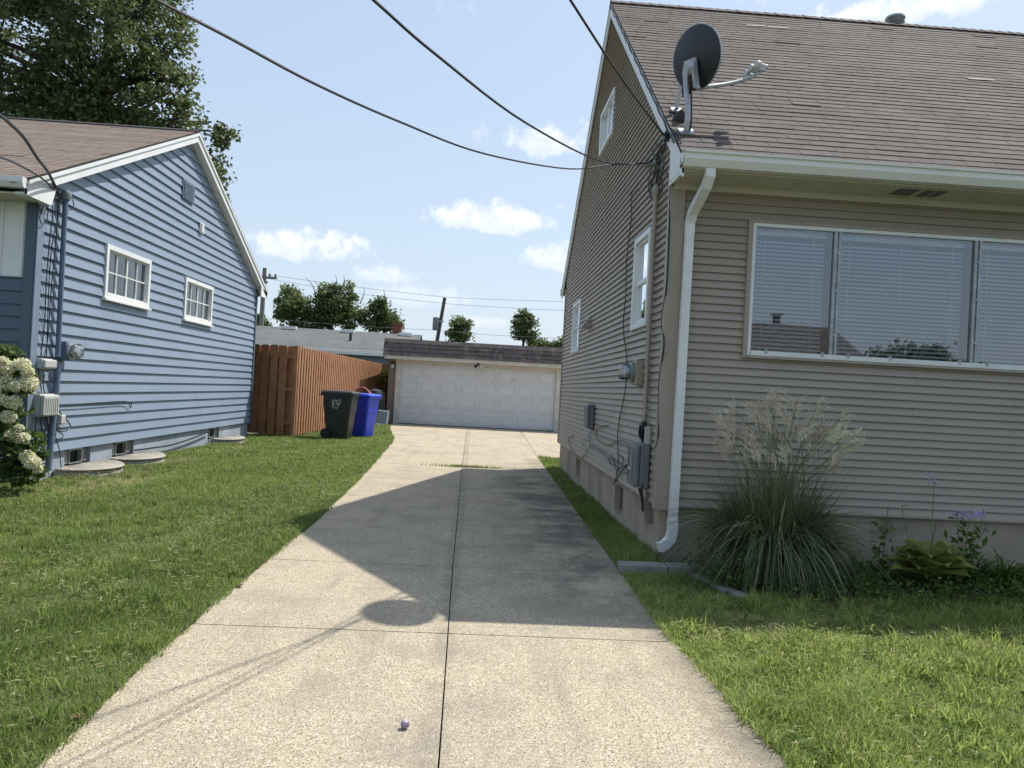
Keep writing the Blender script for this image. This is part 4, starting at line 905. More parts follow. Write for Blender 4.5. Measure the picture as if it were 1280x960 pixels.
#==================================================================== BINS
def wheelie(loc, rz, m_, lid_m, label, h=1.06, logo=False):
    t = thing('wheeled_bin', loc, label, 'trash bin', 'wheeled bins beside the fence')
    c, s_ = math.cos(rz), math.sin(rz); L0 = Vector(loc)
    def T(x,y,z): return (L0.x+c*x-s_*y, L0.y+s_*x+c*y, L0.z+z)
    def ring(hw, y0_, y1_, z, r=.06):
        o = []
        for cx_, cy_, a0 in ((hw-r,y1_-r,0),(-hw+r,y1_-r,90),(-hw+r,y0_+r,180),(hw-r,y0_+r,270)):
            for k in range(4): a = math.radians(a0+k*30); o.append(T(cx_+r*math.cos(a), cy_+r*math.sin(a), z))
        return o
    R = [ring(.225,-.29,.24,.03), ring(.245,-.33,.28,.35), ring(.262,-.36,.31,.66), ring(.270,-.37,.32,.662), ring(.285,-.40,.35,h-.10), ring(.31,-.43,.38,h-.095), ring(.312,-.432,.385,h-.03)]
    mb = MB()
    for a, b in zip(R[:-1], R[1:]):
        for j in range(16): mb.quad([a[j], a[(j+1)%16], b[(j+1)%16], b[j]])
    mb.quad(R[0]); body = mb.build('body', m_, t)
    lm = MB(); Q = [ring(.325,-.46,.41,h-.045), ring(.325,-.46,.41,h-.005), ring(.29,-.40,.37,h+.03), ring(.15,-.2,.18,h+.045)]
    for a, b in zip(Q[:-1], Q[1:]):
        for j in range(16): lm.quad([a[j], a[(j+1)%16], b[(j+1)%16], b[j]])
    lm.quad(Q[0]); lm.quad(Q[-1]); lm.build('lid', lid_m, t)
    hd = MB().tube([T(-.22,.38,h-.09),T(-.22,.47,h-.07),T(.22,.47,h-.07),T(.22,.38,h-.09)], .016, 8); hd.build('handle', m_, t)
    for s2 in (-1,1):
        ax = Vector(T(1,0,0))-Vector(T(0,0,0)); wl = MB().lathe([(.03,-.03),(.125,-.03),(.13,-.015),(.13,.015),(.125,.03),(.03,.03)], T(s2*.27,.24,.13), ax, 20); wl.build('wheel', 'rubber', t, smooth=True)
    if logo:
        lg = MB(); sc_ = .125
        def LPt(x,y): z = .88+y*sc_; xx = -.285+(h-.10-z)*(.015/.40)-.006; return T(xx, -x*sc_+logo_dx, z)
        logo_dx = .0
        ohio = [(-.75,.75),(-.2,.72),(.0,.58),(.3,.72),(.8,.95),(.8,.2),(.6,-.3),(.35,-.55),(.15,-.95),(-.1,-.75),(-.45,-.85),(-.75,-.55),(-.75,.75)]
        lg.tube([LPt(*p) for p in ohio], .007, 5)
        lg.tube([LPt(x,y) for x,y in [(-.15,.35),(-.45,.4),(-.55,.1),(-.3,.02),(-.5,-.1),(-.45,-.35),(-.1,-.3)]], .007, 5)
        lg.tube([LPt(x,y) for x,y in [(.5,.4),(.2,.42),(.08,.1),(.2,-.2),(.5,-.15),(.5,.08),(.3,.08)]], .007, 5)
        lg.build('logo', 'logo', t)
    return t
wheelie((-3.36,19.65,0), 1.42, 'bin_black', 'bin_black', 'black wheeled bin with white outline logo beside the fence', 1.17, True)
wheelie((-2.98,20.75,0), 1.15, 'bin_blue', 'bin_blue', 'bright blue wheeled recycling bin right behind the black bin', 1.12)

#==================================================================== GARAGE
GY = 28.6
gr = thing('garage', (0,GY,0), 'flat roofed garage with white panelled double door at the driveway end', 'garage')
gw = MB(); 
courses(gw, (0,GY,0), (1,0,0), (0,0,1), (0,-1,0), 0, 2.36, .09, lambda z: (-3.16,-2.90), [], t=.014); courses(gw, (0,GY,0), (1,0,0), (0,0,1), (0,-1,0), 0, 2.36, .09, lambda z: (3.22,6.0), [], t=.014)
courses(gw, (-3.16,0,0), (0,-1,0), (0,0,1), (-1,0,0), 0, 2.36, .09, lambda z: (-35,-GY), [], t=.014)
gw.box((-3.15,GY+6,0),(6,GY+6.1,2.4)); gw.box((5.9,GY+.02,0),(6,GY+6,2.4)); gw.build('wall', 'garage_brick', gr)
tr_ = MB().box((-2.90,GY-.06,0),(-2.72,GY+.08,2.25)).box((3.06,GY-.06,0),(3.24,GY+.08,2.25)).box((-2.90,GY-.06,2.25),(3.24,GY+.08,2.38)); tr_.build('door_frame', 'garage_trim', gr, bevel=.005)
gd = MB(); DX0, DX1, DZ = -2.72, 3.06, 2.25; gd.box((DX0,GY+.06,.015),(DX1,GY+.10,DZ))
rh = DZ/4
for j in range(4):
    gd.box((DX0+.004,GY+.045,.02+j*rh+.012),(DX1-.004,GY+.0599,(j+1)*rh-.004))
    for i in range(8):
        wv = (DX1-DX0)/8; xa_, xb_ = DX0+i*wv+.06, DX0+(i+1)*wv-.06; za_, zb_ = .02+j*rh+.09, (j+1)*rh-.08
        # recessed moulding: raised frame then raised centre
        for (p0,p1,q0,q1) in ((xa_,xb_,za_,za_+.03),(xa_,xb_,zb_-.03,zb_),(xa_,xa_+.03,za_+.03,zb_-.03),(xb_-.03,xb_,za_+.03,zb_-.03)): gd.box((p0,GY+.027,q0),(p1,GY+.0449,q1))
        gd.hexa([(xa_+.031,GY+.0448,za_+.03),(xb_-.03,GY+.0448,za_+.03),(xb_-.03,GY+.0448,zb_-.03),(xa_+.03,GY+.0448,zb_-.03)],[(xa_+.06,GY+.036,za_+.06),(xb_-.06,GY+.036,za_+.06),(xb_-.06,GY+.036,zb_-.06),(xa_+.06,GY+.036,zb_-.06)])
gdo = gd.build('garage_door', 'garage_door', gr)
MB().box((DX0,GY+.03,.0),(DX1,GY+.08,.02)).build('weatherstrip', 'rubber', gdo)
hd = MB().box((-3.34,GY-.36,2.37),(6.2,GY-.32,2.50)).box((-3.34,GY-.32,2.37),(6.2,GY,2.385)).box((-3.34,GY-.36,2.37),(-3.31,GY+6,2.5)); hd.build('fascia', 'garage_trim', gr)
mn = MB(); courses(mn, (0,GY-.38,2.50), (1,0,0), Vector((0,.22,.62)).normalized(), Vector((0,-.62,.22)).normalized(), 0, .66, .165, lambda z: (-3.36,6.2), [], t=.035, tmin=.004)
courses(mn, (-3.36,0,2.50), (0,-1,0), Vector((.1,0,.62)).normalized(), Vector((-.62,0,.1)).normalized(), 0, .62, .165, lambda z: (-35,-GY+.3), [], t=.03, tmin=.004)
mn.build('mansard_shakes', 'shake', gr)
MB().box((-3.2,GY-.15,3.0),(6.2,GY+6,3.07)).build('flat_roof', 'shake', gr)
# garage lights
fx = MB(); p = OY(598,458,GY); t_ = thing('flood_light', (p.x,GY-.3,2.33), 'black twin floodlight under the garage fascia above the door', 'lamp')
MB().box((p.x-.06,GY-.38,2.30),(p.x+.06,GY-.30,2.38)).build('base', 'brass', t_)
for s_ in (-1,1): MB().lathe([(.02,0),(.05,.05),(.062,.12),(.02,.12)], (p.x+s_*.04,GY-.36,2.31), (s_*.7,-.5,-.5), 14).build('lamp_head', 'brass' if s_ < 0 else 'lampglass', t_, smooth=True)
t_ = thing('wall_lamp', (-3.03,GY-.02,2.1), 'small dark coach lamp on the brown wall left of the garage door', 'lamp')
MB().box((-3.06,GY-.05,2.08),(-3.0,GY-.014,2.24)).build('backplate', 'brass', t_); MB().lathe([(.02,.0),(.055,.03),(.06,.14),(.01,.20)], (-3.03,GY-.10,2.02), (0,0,1), 8).build('glass', 'lampglass', t_)
MB().lathe([(.07,.0),(.05,.05),(.01,.09)], (-3.03,GY-.10,2.17), (0,0,1), 8).build('cap', 'brass', t_)
# leaning sash
t_ = thing('storm_window', (-3.35,27.6,0), 'white framed window sash leaning on the ground by the garage corner', 'window sash')
O1 = Vector((-3.72,27.25,.02)); U1 = Vector((.98,-.10,-.05)).normalized(); V1 = Vector((.04,.35,.93)).normalized(); N1 = U1.cross(V1)
def sb_(mb, a0,a1,b0,b1,n0,n1): mb.obox(O1+U1*(a0+a1)/2+V1*(b0+b1)/2+N1*(n0+n1)/2, U1*(a1-a0)/2, V1*(b1-b0)/2, N1*(n1-n0)/2)
ms_ = MB(); 
for q in ((0,.78,0,.05),(0,.78,.5,.55),(0,.04,.05,.5),(.24,.30,.05,.5),(.73,.78,.05,.5)): sb_(ms_, *q, -.02, .02)
ms_.build('frame', 'white', t_); mp = MB(); sb_(mp, .04,.24,.05,.5,-.005,.005); sb_(mp, .30,.73,.05,.5,-.005,.005); MT['greypane'] = mat('grey_pane', (.20,.26,.30), .25); mp.build('pane', 'greypane', t_)
# dark covered barrel + hose behind the bins
t_ = thing('covered_barrel', (-3.55,27.9,0), 'dark rounded covered barrel standing behind the blue bin', 'barrel')
MB().lathe([(.30,0),(.36,.2),(.38,.7),(.36,1.0),(.27,1.18),(.10,1.24),(.01,1.25)], (-3.50,27.7,0), seg=24).build('cover', 'box_grey' if False else 'rubber', t_, smooth=True)
hs = MB()
for k in range(5):
    hs.tube([(-3.78+.28*math.cos(a)+.02*k, 26.4+.05*k, .92+.36*math.sin(a)-.02*k) for a in np.linspace(0, 2*math.pi, 26)], .022, 6)
tag(hs.build('coiled_hose', 'red', smooth=True), 'faded red hose coil hanging behind the blue bin', 'hose')
t_ = thing('hose_stand', (-3.74,26.5,0), 'thin dark stake holding the faded red hose coil', 'stake'); MB().tube([(-3.74,26.52,0),(-3.74,26.52,1.3)], .02, 8).tube([(-3.90,26.52,1.24),(-3.58,26.52,1.24)], .014, 6).build('post', 'brass', t_)

#==================================================================== BACKGROUND
def gable_house(name, label, x0,x1,y0,y1,eave,ridge,wall_m,roof_m, oh=.3, cat='house'):
    t = thing(name, ((x0+x1)/2,y0,0), label, cat); ym = (y0+y1)/2
    MB().hexa([(x0,y0,0),(x1,y0,0),(x1,y1,0),(x0,y1,0)], [(x0,y0,eave),(x1,y0,eave),(x1,y1,eave),(x0,y1,eave)]).prism([(x0,y0,eave),(x0,y1,eave),(x0,ym,ridge-.1)], (x1-x0,0,0)).build('wall', wall_m, t)
    r_ = MB(); 
    for (ya, s_) in ((y0-oh,1),(y1+oh,-1)):
        V3 = Vector((0,ym-ya,ridge-eave+.1)); Ln = V3.length; V3.normalize(); N3 = Vector((0,-s_*V3.z,abs(V3.y)))
        if s_ == 1: courses(r_, (0,ya,eave-.1), (1,0,0), V3, N3, 0, Ln, .14, lambda z: (x0-oh,x1+oh), t=.012)
        else: courses(r_, (0,ya,eave-.1), (-1,0,0), V3, N3, 0, Ln, .14, lambda z: (-x1-oh,-x0+oh), t=.012)
    ro = r_.build('roof', roof_m, t)
    MB().box((x0-oh,y0-oh-.05,eave-.22),(x1+oh,y0-oh,eave-.09)).build('gutter', 'white', t)
    return t, ro
gh, gro = gable_house('distant_house', 'grey roofed slate blue house behind the wooden fence', -14.5, -3.3, 38.3, 46.5, 3.0, 4.22, 'grey_wall', 'roof_grey')
# hip slope at the left is suggested by a lower side shed
ck = OY(497,412,43); MB().box((ck.x-.24,42.6,3.7),(ck.x+.24,43.1,4.72)).box((ck.x-.29,42.55,4.72),(ck.x+.29,43.15,4.80)).build('chimney', 'brick', gh)
MB().box((ck.x+.25,42.5,3.8),(ck.x+.33,43.1,4.45)).build('flashing', 'white', gh)
for px in (437,): q = OY(px,428,40); MB().tube([(q.x,40.2,3.4),(q.x,40.2,3.95)], .07, 8).build('vent_pipe', 'rubber', gro)
for px, py in ((362,411),(435,414),(507,419)): q = OY(px,py,42); MB().box((q.x-.35,41.9,4.10),(q.x+.35,42.2,4.27)).build('roof_vent', 'white', gro)
q = OY(478,452,36); dsh = thing('white_shed_roof', (-4.6,35.5,0), 'small pale shed roof seen just above the far fence', 'shed')
MB().box((-5.1,35.2,2.0),(-3.7,36.5,2.18)).build('roof', 'white', dsh); MB().box((-5.0,35.3,0),(-3.8,36.4,2.0)).build('wall', 'grey_wall', dsh)
gh2, _ = gable_house('distant_house', 'dark roof line of a house just above the garage roof', .4, 7.5, 55, 63, 3.3, 4.75, 'grey_wall', 'shake')
# across the street (seen in the window's reflection)
gh3, _ = gable_house('distant_house', 'brown roofed house across the street reflected in the front window', 2, 18.0, -30, -20, 3.2, 5.55, 'blue_dark', 'shake')
gh3_c = MB().box((15.25,-25.3,5.3),(15.5,-25.0,6.05)).box((15.15,-25.4,6.05),(15.6,-24.9,6.12)).build('chimney', 'pole', gh3)

def wood_pole(name, label, a, b, r, group='utility poles'):
    t = thing(name, a, label, 'utility pole', group); MB().tube([a, b], [r, r*.7], 12).build('pole', 'pole', t, smooth=True); return t
pa = OY(325,430,55); pbt = OY(331,335,55)
up1 = wood_pole('utility_pole', 'utility pole with cross arm just right of the blue house roof', (pa.x,55,0), (pbt.x,55,pbt.z), .20)
MT['polegrey'] = mat('grey_weathered_pole', (.22,.21,.19), .9)
for ch in up1.children: ch.data.materials[0] = MT['polegrey']
ca = MB().box((pbt.x-.9,54.85,pbt.z-.75),(pbt.x+.9,55.0,pbt.z-.6)).box((pbt.x-.5,54.7,pbt.z-1.1),(pbt.x+.3,54.85,pbt.z-.95)); ca.build('crossarm', 'polegrey', up1)
ins = MB()
for dx_ in (-.8,-.4,.4,.8): ins.lathe([(.06,0),(.09,.08),(.05,.2),(.02,.25)], (pbt.x+dx_,54.9,pbt.z-.6), seg=10)
ins.build('insulator', 'box_grey', up1, smooth=True)
qa = OY(544,430,55); qb = OY(556,372,55); up2 = wood_pole('utility_pole', 'leaning dark utility pole with grey transformer behind the garage', (qa.x-.45,55,0), (qb.x,55,qb.z), .17)
tq = OY(544,405,55); MB().lathe([(.20,-.45),(.22,-.4),(.22,.4),(.18,.46)], (tq.x+.05,54.8,tq.z), seg=16).build('transformer', 'box_grey', up2, smooth=True)
MB().box((tq.x+.2,54.85,tq.z+.15),(tq.x+.6,54.98,tq.z+.25)).build('bracket', 'steel', up2)
for k,(ya,yb,yc) in enumerate(((352,373,388),(360,380,372+5))):
    pass
def far_wire(label, pts, r=.012): cable('distant_wire', label, [OY(x,y,55) for x,y in pts], r, 'cable_grey', cat='overhead wire', group='thin distant wires between the poles')
far_wire('uppermost thin distant wire across the sky between the utility poles', [(332,343),(440,358),(555,371),(640,375),(705,377)])
far_wire('middle thin distant wire across the sky between the utility poles', [(333,348),(440,366),(554,379),(640,385),(705,388)])
far_wire('lowest thin distant wire just above the garage roof', [(331,398),(440,407),(545,413),(620,419),(705,423)])
# trees
YT = 62
def blob(px, py, rx, ry, Y=YT, dy=1.0): p = OY(px,py,Y); k = Y/F; return (p.x, Y+random.uniform(-1,1), p.z, rx*k, max(rx,ry)*k*dy, ry*k)
tree('leafy_tree', 'leftmost round green tree behind the grey roofed house', (OY(367,420,YT).x,YT,0), [blob(367,385,19,24),blob(362,372,10,12),blob(377,402,14,16)], 80, 60, .42, .24, 'leaf_far', .3, group='trees behind the grey roof')
tree('leafy_tree', 'large green tree with bare twigs rising from its top', (OY(418,420,YT).x,YT,0), [blob(400,388,20,22),blob(425,380,28,26),blob(412,370,18,16),blob(440,396,18,18),blob(398,404,14,12)], 150, 65, .42, .24, 'leaf_far', .35, group='trees behind the grey roof',
     bare=[(OY(395,370,YT),OY(381,346,YT)),(OY(400,370,YT),OY(392,350,YT)),(OY(418,365,YT),OY(419,343,YT)),(OY(425,365,YT),OY(430,343,YT)),(OY(440,372,YT),OY(438,350,YT)),(OY(450,380,YT),OY(455,358,YT))])
tree('leafy_tree', 'green tree right of the twiggy one above the brick chimney', (OY(478,420,YT).x,YT,0), [blob(470,395,16,20),blob(484,404,16,14),blob(474,383,9,9),blob(500,412,10,8)], 85, 60, .42, .24, 'leaf_far', .3, group='trees behind the grey roof', bare=[(OY(478,380,YT),OY(479,362,YT))])
tree('leafy_tree', 'small round tree above the garage roof beside the leaning pole', (OY(575,430,60).x,60,0), [blob(574,415,15,14,60),blob(577,408,10,9,60),blob(566,422,9,7,60)], 60, 55, .38, .22, 'leaf_far', .25)
tree('columnar_tree', 'tall pointed tree above the right part of the garage roof', (OY(655,430,60).x,60,0), [blob(653,400,9,14,60),blob(657,410,13,16,60),blob(650,408,9,15,60),blob(664,420,9,9,60)], 75, 60, .30, .2, 'leaf_far', .25)
tree('leafy_tree', 'low green treetop far right above the garage roof', (OY(685,430,70).x,70,0), [blob(685,430,16,6,70),blob(706,430,12,6,70),blob(674,432,12,5,70)], 50, 70, .4, .24, 'leaf_far', .25)
tree('leafy_tree', 'small green treetop beneath the pole beside the blue house', (OY(322,415,70).x,70,0), [blob(318,408,12,12,70),blob(328,404,8,8,70),blob(312,418,12,10,70)], 60, 70, .4, .26, 'leaf_far', .25)
tree('garden_shrub', 'yellow green shrub against the far fence by the garage', (-3.6,31.6,0), [(-3.62,31.6,1.5,.3,.3,.5),(-3.4,31.5,1.1,.3,.3,.4)], 40, 40, .14, .09, 'leaf_far_yel', .03, cat='shrub')
tree('leafy_tree', 'leafy tree across the street mirrored in the front window', (22,-26,0), [(21,-26,3.0,1.9,1.5,1.4),(24,-26,3.2,2.0,1.5,1.5),(22.5,-26,3.4,1.5,1.5,1.3)], 110, 60, .6, .3, 'leaf_far', .2)
# big maple
YM = 27
bm = []
for px,py,rx,ry in ((20,60,90,80),(60,150,90,60),(150,60,60,75),(190,130,55,60),(130,190,80,50),(235,165,38,30),(245,215,30,45),(262,158,22,16),(180,20,45,60),(60,-40,110,70),(160,-70,70,70),(-60,60,100,110),(228,100,20,16),(255,230,22,25),(0,180,90,60),(120,110,60,60)):
    bm.append(blob(px,py,rx,ry,YM,.9))
bx = OY(105,200,YM)
tree('maple_tree', 'tall dark green maple rising behind the blue house roof', (bx.x,YM,0), bm, 860, 80, .40, .16, 'leaf_big', .42)

#==================================================================== LAWNS
def scatter(x0,x1,y0,y1,dens): n = int((x1-x0)*(y1-y0)*dens); return np.stack([rng.uniform(x0,x1,n), rng.uniform(y0,y1,n)], 1)
def lawn(name, label, xy, ln, wd, m, dryf, lean=.6, hs=1.0):
    x, y = xy[:,0], xy[:,1]; n = len(xy)
    tuft = np.clip(.8+.4*sn(x,y,3.1)+.4*sn(x+9,y-4,11), .3, 1.8)
    L_ = ln*tuft*rng.uniform(.5,1.25,n)
    lv = np.stack([.35*sn(x+3,y,2.2)+.25*sn(x,y+7,6), .35*sn(x,y+20,2.2)-.12+.25*sn(x-11,y,6), np.zeros(n)], 1)
    r = np.clip(.45+.38*sn(x,y,1.3)+.38*sn(x,y,7)+rng.normal(0,.28,n), 0, 1)
    d = np.clip(dryf(x,y)+(rng.random(n) < .10)*.75, 0, 1)*rng.uniform(.5,1,n)
    return blades(name, xy, -.012, L_*hs, wd*rng.uniform(.7,1.3,n), m, label, lean, lv, d, r)
def dryL(x,y):
    near = (np.exp(-((x+4.5)/.45)**2-((y-9.9)/.75)**2)*1.7+np.exp(-((x+4.75)/.3)**2-((y-12.4)/1.0)**2)+np.exp(-((x+4.75)/.3)**2-((y-15.6)/.9)**2)*1.3)*np.clip(.6+.9*sn(x,y,4),0,1)
    return np.clip(near+np.clip(sn(x+5,y,1.7)-.55,0,1)*.4, 0, 1)
bands = [(2.3,4.2,8500,.075,.0045),(4.2,6.5,6000,.075,.0055),(6.5,9.5,3600,.075,.007),(9.5,14,2100,.075,.010),(14,20.5,1200,.075,.014),(20.5,28.4,700,.075,.018)]
allx = []; 
A1=[];L1=[];W1=[]
for y0,y1,dn_,ln,wd in bands:
    x0_ = -.80*y1-.3; p = scatter(max(x0_,-5.42),-1.45,y0,y1,dn_); e = edgeL(p[:,1])+.018+.02*sn(p[:,0]*0,p[:,1],9)
    k = (p[:,0] < e) & (p[:,0] > -.78*p[:,1]-.5); 
    # window wells and stone stay clear
    p = p[k]
    for yc,ry,rx in ((10.98,.66,.52),(12.5,.66,.50),(17.0,.62,.46)): p = p[~((((p[:,0]-LX)/(rx+.02))**2+((p[:,1]-yc)/(ry+.02))**2) < 1)]
    p = p[~((p[:,1] > 9.6) & (p[:,0] < LX+.02))]
    if y0 >= 18: p = p[~((p[:,1] > 19.3) & (p[:,0] < -4.4+.03*(p[:,1]-19.3)))]
    A1.append(p); L1.append(np.full(len(p), ln)); W1.append(np.full(len(p), wd))
# front strip left of the house corner
p = scatter(-7.5,-5.4,6.5,9.5,2600); p = p[p[:,0] > -.78*p[:,1]-.6]; A1.append(p); L1.append(np.full(len(p),.07)); W1.append(np.full(len(p),.008))
A1=np.concatenate(A1);L1=np.concatenate(L1);W1=np.concatenate(W1)
k = ~((((A1[:,0]-(ss.x-.55))/.62)**2+((A1[:,1]-8.75)/.42)**2) < 1); A1=A1[k];L1=L1[k];W1=W1[k]
lawn('lawn_grass', 'green lawn grass between the driveway and the blue house', A1, L1*1.05, W1, 'grass', dryL, 1.1)
def dryR(x,y): return np.clip(.85*np.exp(-((x-1.9)/.35)**2-((y-4.9)/.28)**2)+.5*np.exp(-((x-3.1)/.4)**2-((y-4.9)/.2)**2)+np.clip(sn(x+2,y+8,3.5)-.35,0,1)*.5, 0, 1)
A2=[];L2=[];W2=[]
for y0,y1,dn_,ln,wd in ((2.2,3.6,9000,.115,.0055),(3.6,5.6,7000,.085,.006)):
    p = scatter(1.25,5.4,y0,y1,dn_); e = edgeR(p[:,1])-.02-.025*sn(p[:,0]*0,p[:,1],8); k = (p[:,0] > e) & (p[:,0] < .72*p[:,1]+.5); p = p[k]; A2.append(p); L2.append(np.full(len(p),ln)); W2.append(np.full(len(p),wd))
p = scatter(1.25,2.2,5.6,6.3,6000); p = p[(p[:,0] > edgeR(p[:,1])-.02) & (p[:,0]+ (p[:,1]-5.4)*.3 < 2.25)]; A2.append(p); L2.append(np.full(len(p),.05)); W2.append(np.full(len(p),.006))
A2=np.concatenate(A2);L2=np.concatenate(L2);W2=np.concatenate(W2)
lawn('lawn_grass', 'bright green lawn grass in front of the tan house', A2, L2, W2, 'grass2', dryR, 1.15)
p1 = scatter(1.2,1.76,6.5,9,4500); p2 = scatter(1.2,1.76,9,17,2600); p = np.concatenate([p1,p2]); p = p[(p[:,0] > edgeR(p[:,1])+.0) & ((p[:,0] < XW+.05))]
lawn('grass_strip', 'narrow grass strip between the driveway and the tan house', p, np.full(len(p),.09), np.full(len(p),.008), 'grass', lambda x,y: 0*x, .6)
p = scatter(1.5,2.6,15.2,17,900); lawn('grass_strip', 'grass tuft behind the rear corner of the tan house', p, np.full(len(p),.10), np.full(len(p),.012), 'grass', lambda x,y: 0*x, .6)
# coarse rosettes of wider grass and dry clippings
def rosettes(n, x0,x1,y0,y1, ef, m, label, L_=(.07,.16), w_=.009):
    cx_ = rng.uniform(x0,x1,n); cy_ = rng.uniform(y0,y1,n); k = ef(cx_,cy_); cx_, cy_ = cx_[k], cy_[k]; q = np.repeat(np.arange(len(cx_)), 16)
    xy = np.stack([cx_[q]+rng.normal(0,.02,len(q)), cy_[q]+rng.normal(0,.02,len(q))],1); tone = rng.random(len(cx_))
    blades('coarse_grass', xy, 0, rng.uniform(*L_,len(q)), np.full(len(q),w_), m, label, 1.3, rnd=np.clip(tone[q]+rng.normal(0,.15,len(q)),0,1))
rosettes(420, 1.3,5.2,2.3,5.6, lambda x,y: x > edgeR(y)+.06, 'grass2', 'coarse wide bladed tufts in the bright lawn by the tan house')
rosettes(520, -5.2,-1.6,2.4,12, lambda x,y: (x < edgeL(y)-.06)&(x > -.8*y-.3), 'grass', 'coarse wide bladed tufts in the lawn by the blue house', (.06,.12), .008)
def clippings(n, x0,x1,y0,y1, ef, label):
    x = rng.uniform(x0,x1,n); y = rng.uniform(y0,y1,n); k = ef(x,y)&(sn(x,y,2.4)>-.1); x,y = x[k],y[k]; m_ = len(x)
    ax = rng.normal(size=(m_,3))*np.array([1,1,.18]); c = np.stack([x,y,rng.uniform(.035,.075,m_)],1)
    tag(leaves('clippings', c, .045, 'straw', None, updir=3, asp=.09, axis=ax), label, 'clippings', kind='stuff')
MT['straw'] = leafmat('dry_clippings', (.38,.33,.18), (.62,.56,.36), None, .8, .2, .1)
clippings(3500, 1.3,5.2,2.3,5.6, lambda x,y: x > edgeR(y)+.03, 'pale dry clippings scattered over the bright lawn')
clippings(4500, -5.2,-1.6,2.4,11, lambda x,y: (x < edgeL(y)-.03)&(x > -.8*y-.3), 'pale dry clippings scattered over the lawn by the blue house')
# weeds growing out of joints
for cx_,cy_,sx_,n_,lb_ in ((-.02,14.12,.62,420,'grass weeds growing in the driveway cross joint'),(-2.3,28.45,.3,260,'weeds at the foot of the garage door left side'),(2.85,28.45,.15,220,'weeds at the foot of the garage door right side')):
    p = np.stack([rng.normal(cx_,sx_*.5,n_), rng.normal(cy_,.02,n_)],1); blades('weeds', p, 0, rng.uniform(.02,.08,n_), np.full(n_,.012), 'grass', lb_, .9)
# broadleaf weeds & litter of clover in right lawn
p = scatter(1.4,4.2,2.6,5.6,60); c3 = np.concatenate([p, rng.uniform(.03,.06,(len(p),1))],1); k=np.repeat(c3, 6, 0)+rng.normal(0,.018,(len(p)*6,3))*np.array([1,1,.3])
tag(leaves('clover_leaves', k, .026, 'leaf_weed', None, updir=2, asp=.7), 'broad clover leaves dotted through the bright lawn', 'weeds', kind='stuff')

#==================================================================== ORNAMENTAL GRASS
og = thing('ornamental_grass', (2.50,6.18,0), 'big arching ornamental grass clump with pale feathery plumes', 'ornamental grass')
def arch(n, cx_, cy_, R0, Lr, out, w_, droop, name, dryp=.05, segs=8, m_='leaf_orn'):
    th = rng.uniform(0,2*np.pi,n); rr = np.sqrt(rng.random(n))*R0
    b = np.stack([cx_+rr*np.cos(th), cy_+rr*np.sin(th)*.7, np.zeros(n)],1)
    ad = th+rng.normal(0,.45,n); d = np.stack([np.cos(ad), np.sin(ad)*.8, np.zeros(n)],1)
    Ls = rng.uniform(*Lr,n); o_ = rng.uniform(*out,n); dr = rng.uniform(*droop,n)
    ts = np.linspace(0,1,segs+1); P = []
    for t in ts:
        hz_ = o_*(t**1.5)*Ls; z = Ls*(t-.5*dr*t**2.2*1.25); P.append(b+d*hz_[:,None]+np.stack([0*z,0*z,np.maximum(z,.02)],1))
    P = np.stack(P,1); sdv = np.stack([-np.sin(ad), np.cos(ad), rng.normal(0,.3,n)],1); wv = np.interp(ts,[0,.3,1],[.7,1,.06])
    wd = (w_*rng.uniform(.6,1.4,n))[:,None,None]*wv[None,:,None]*.5
    Lv = P-sdv[:,None,:]*wd; Rv = P+sdv[:,None,:]*wd; V = np.stack([Lv,Rv],2).reshape(n,-1,3)
    k = segs+1; i = np.arange(n)[:,None]*(2*k); q = np.concatenate([i+np.array([2*s, 2*s+1, 2*s+3, 2*s+2]) for s in range(segs)])
    dry = (rng.random(n) < dryp)*rng.uniform(.4,1,n)
    return npmesh(name, V.reshape(-1,3), q, m_, og, {'rnd': np.repeat(rng.random(n),2*k), 'dry': np.repeat(dry,2*k)})
arch(1900, 2.50, 6.16, .30, (.8,1.6), (.15,.66), .014, (1.0,2.0), 'leaf_blades', .07)
arch(900, 2.50, 6.20, .22, (.8,1.3), (.15,.5), .011, (.6,1.7), 'leaf_blades')
arch(1000, 2.52, 6.18, .28, (.95,1.4), (.12,.42), .011, (.3,1.15), 'leaf_blades')
arch(600, 2.52, 6.20, .28, (.8,1.15), (.05,.42), .009, (.1,.9), 'leaf_blades')
# plumes
st_ = MB(); pc = []; pa_ = []
for k in range(64):
    th = random.uniform(0,6.28); rr = random.uniform(0,.3); bx_ = 2.55+rr*math.cos(th); by_ = 6.2+rr*.6*math.sin(th)
    ex = 2.60+random.uniform(-.50,.46); ey = 6.2+random.uniform(-.25,.25); ez = random.uniform(1.05,1.52)-abs(ex-2.6)*.30
    top = Vector((ex,ey,ez)); b_ = Vector((bx_,by_,.1)); mid = b_.lerp(top,.55)+Vector((-.25*(ex-bx_),0,.08)); st_.tube(crom([b_,mid,top],4), [.0028]*9, 4, False)
    side_ = 1 if ex > 2.6 else -1
    for j in range(10):
        a = random.uniform(0,6.28); d = Vector((math.cos(a)*.35+.22*side_, math.sin(a)*.35, 1)).normalized(); L_ = random.uniform(.08,.20); s0 = top-Vector((0,0,random.uniform(0,.08)))
        for u in np.linspace(0,1,14): pc.append(s0+d*L_*u+Vector((side_*.05*u*u,0,-.04*u*u))); pa_.append(d)
st_.build('stalk', 'leaf_stalk', og)
leaves('plume', np.array([tuple(p) for p in pc]), .030, 'plume', og, asp=.16, axis=np.array([tuple(p) for p in pa_])+rng.normal(0,.25,(len(pc),3)))
pc=[];pa_=[]
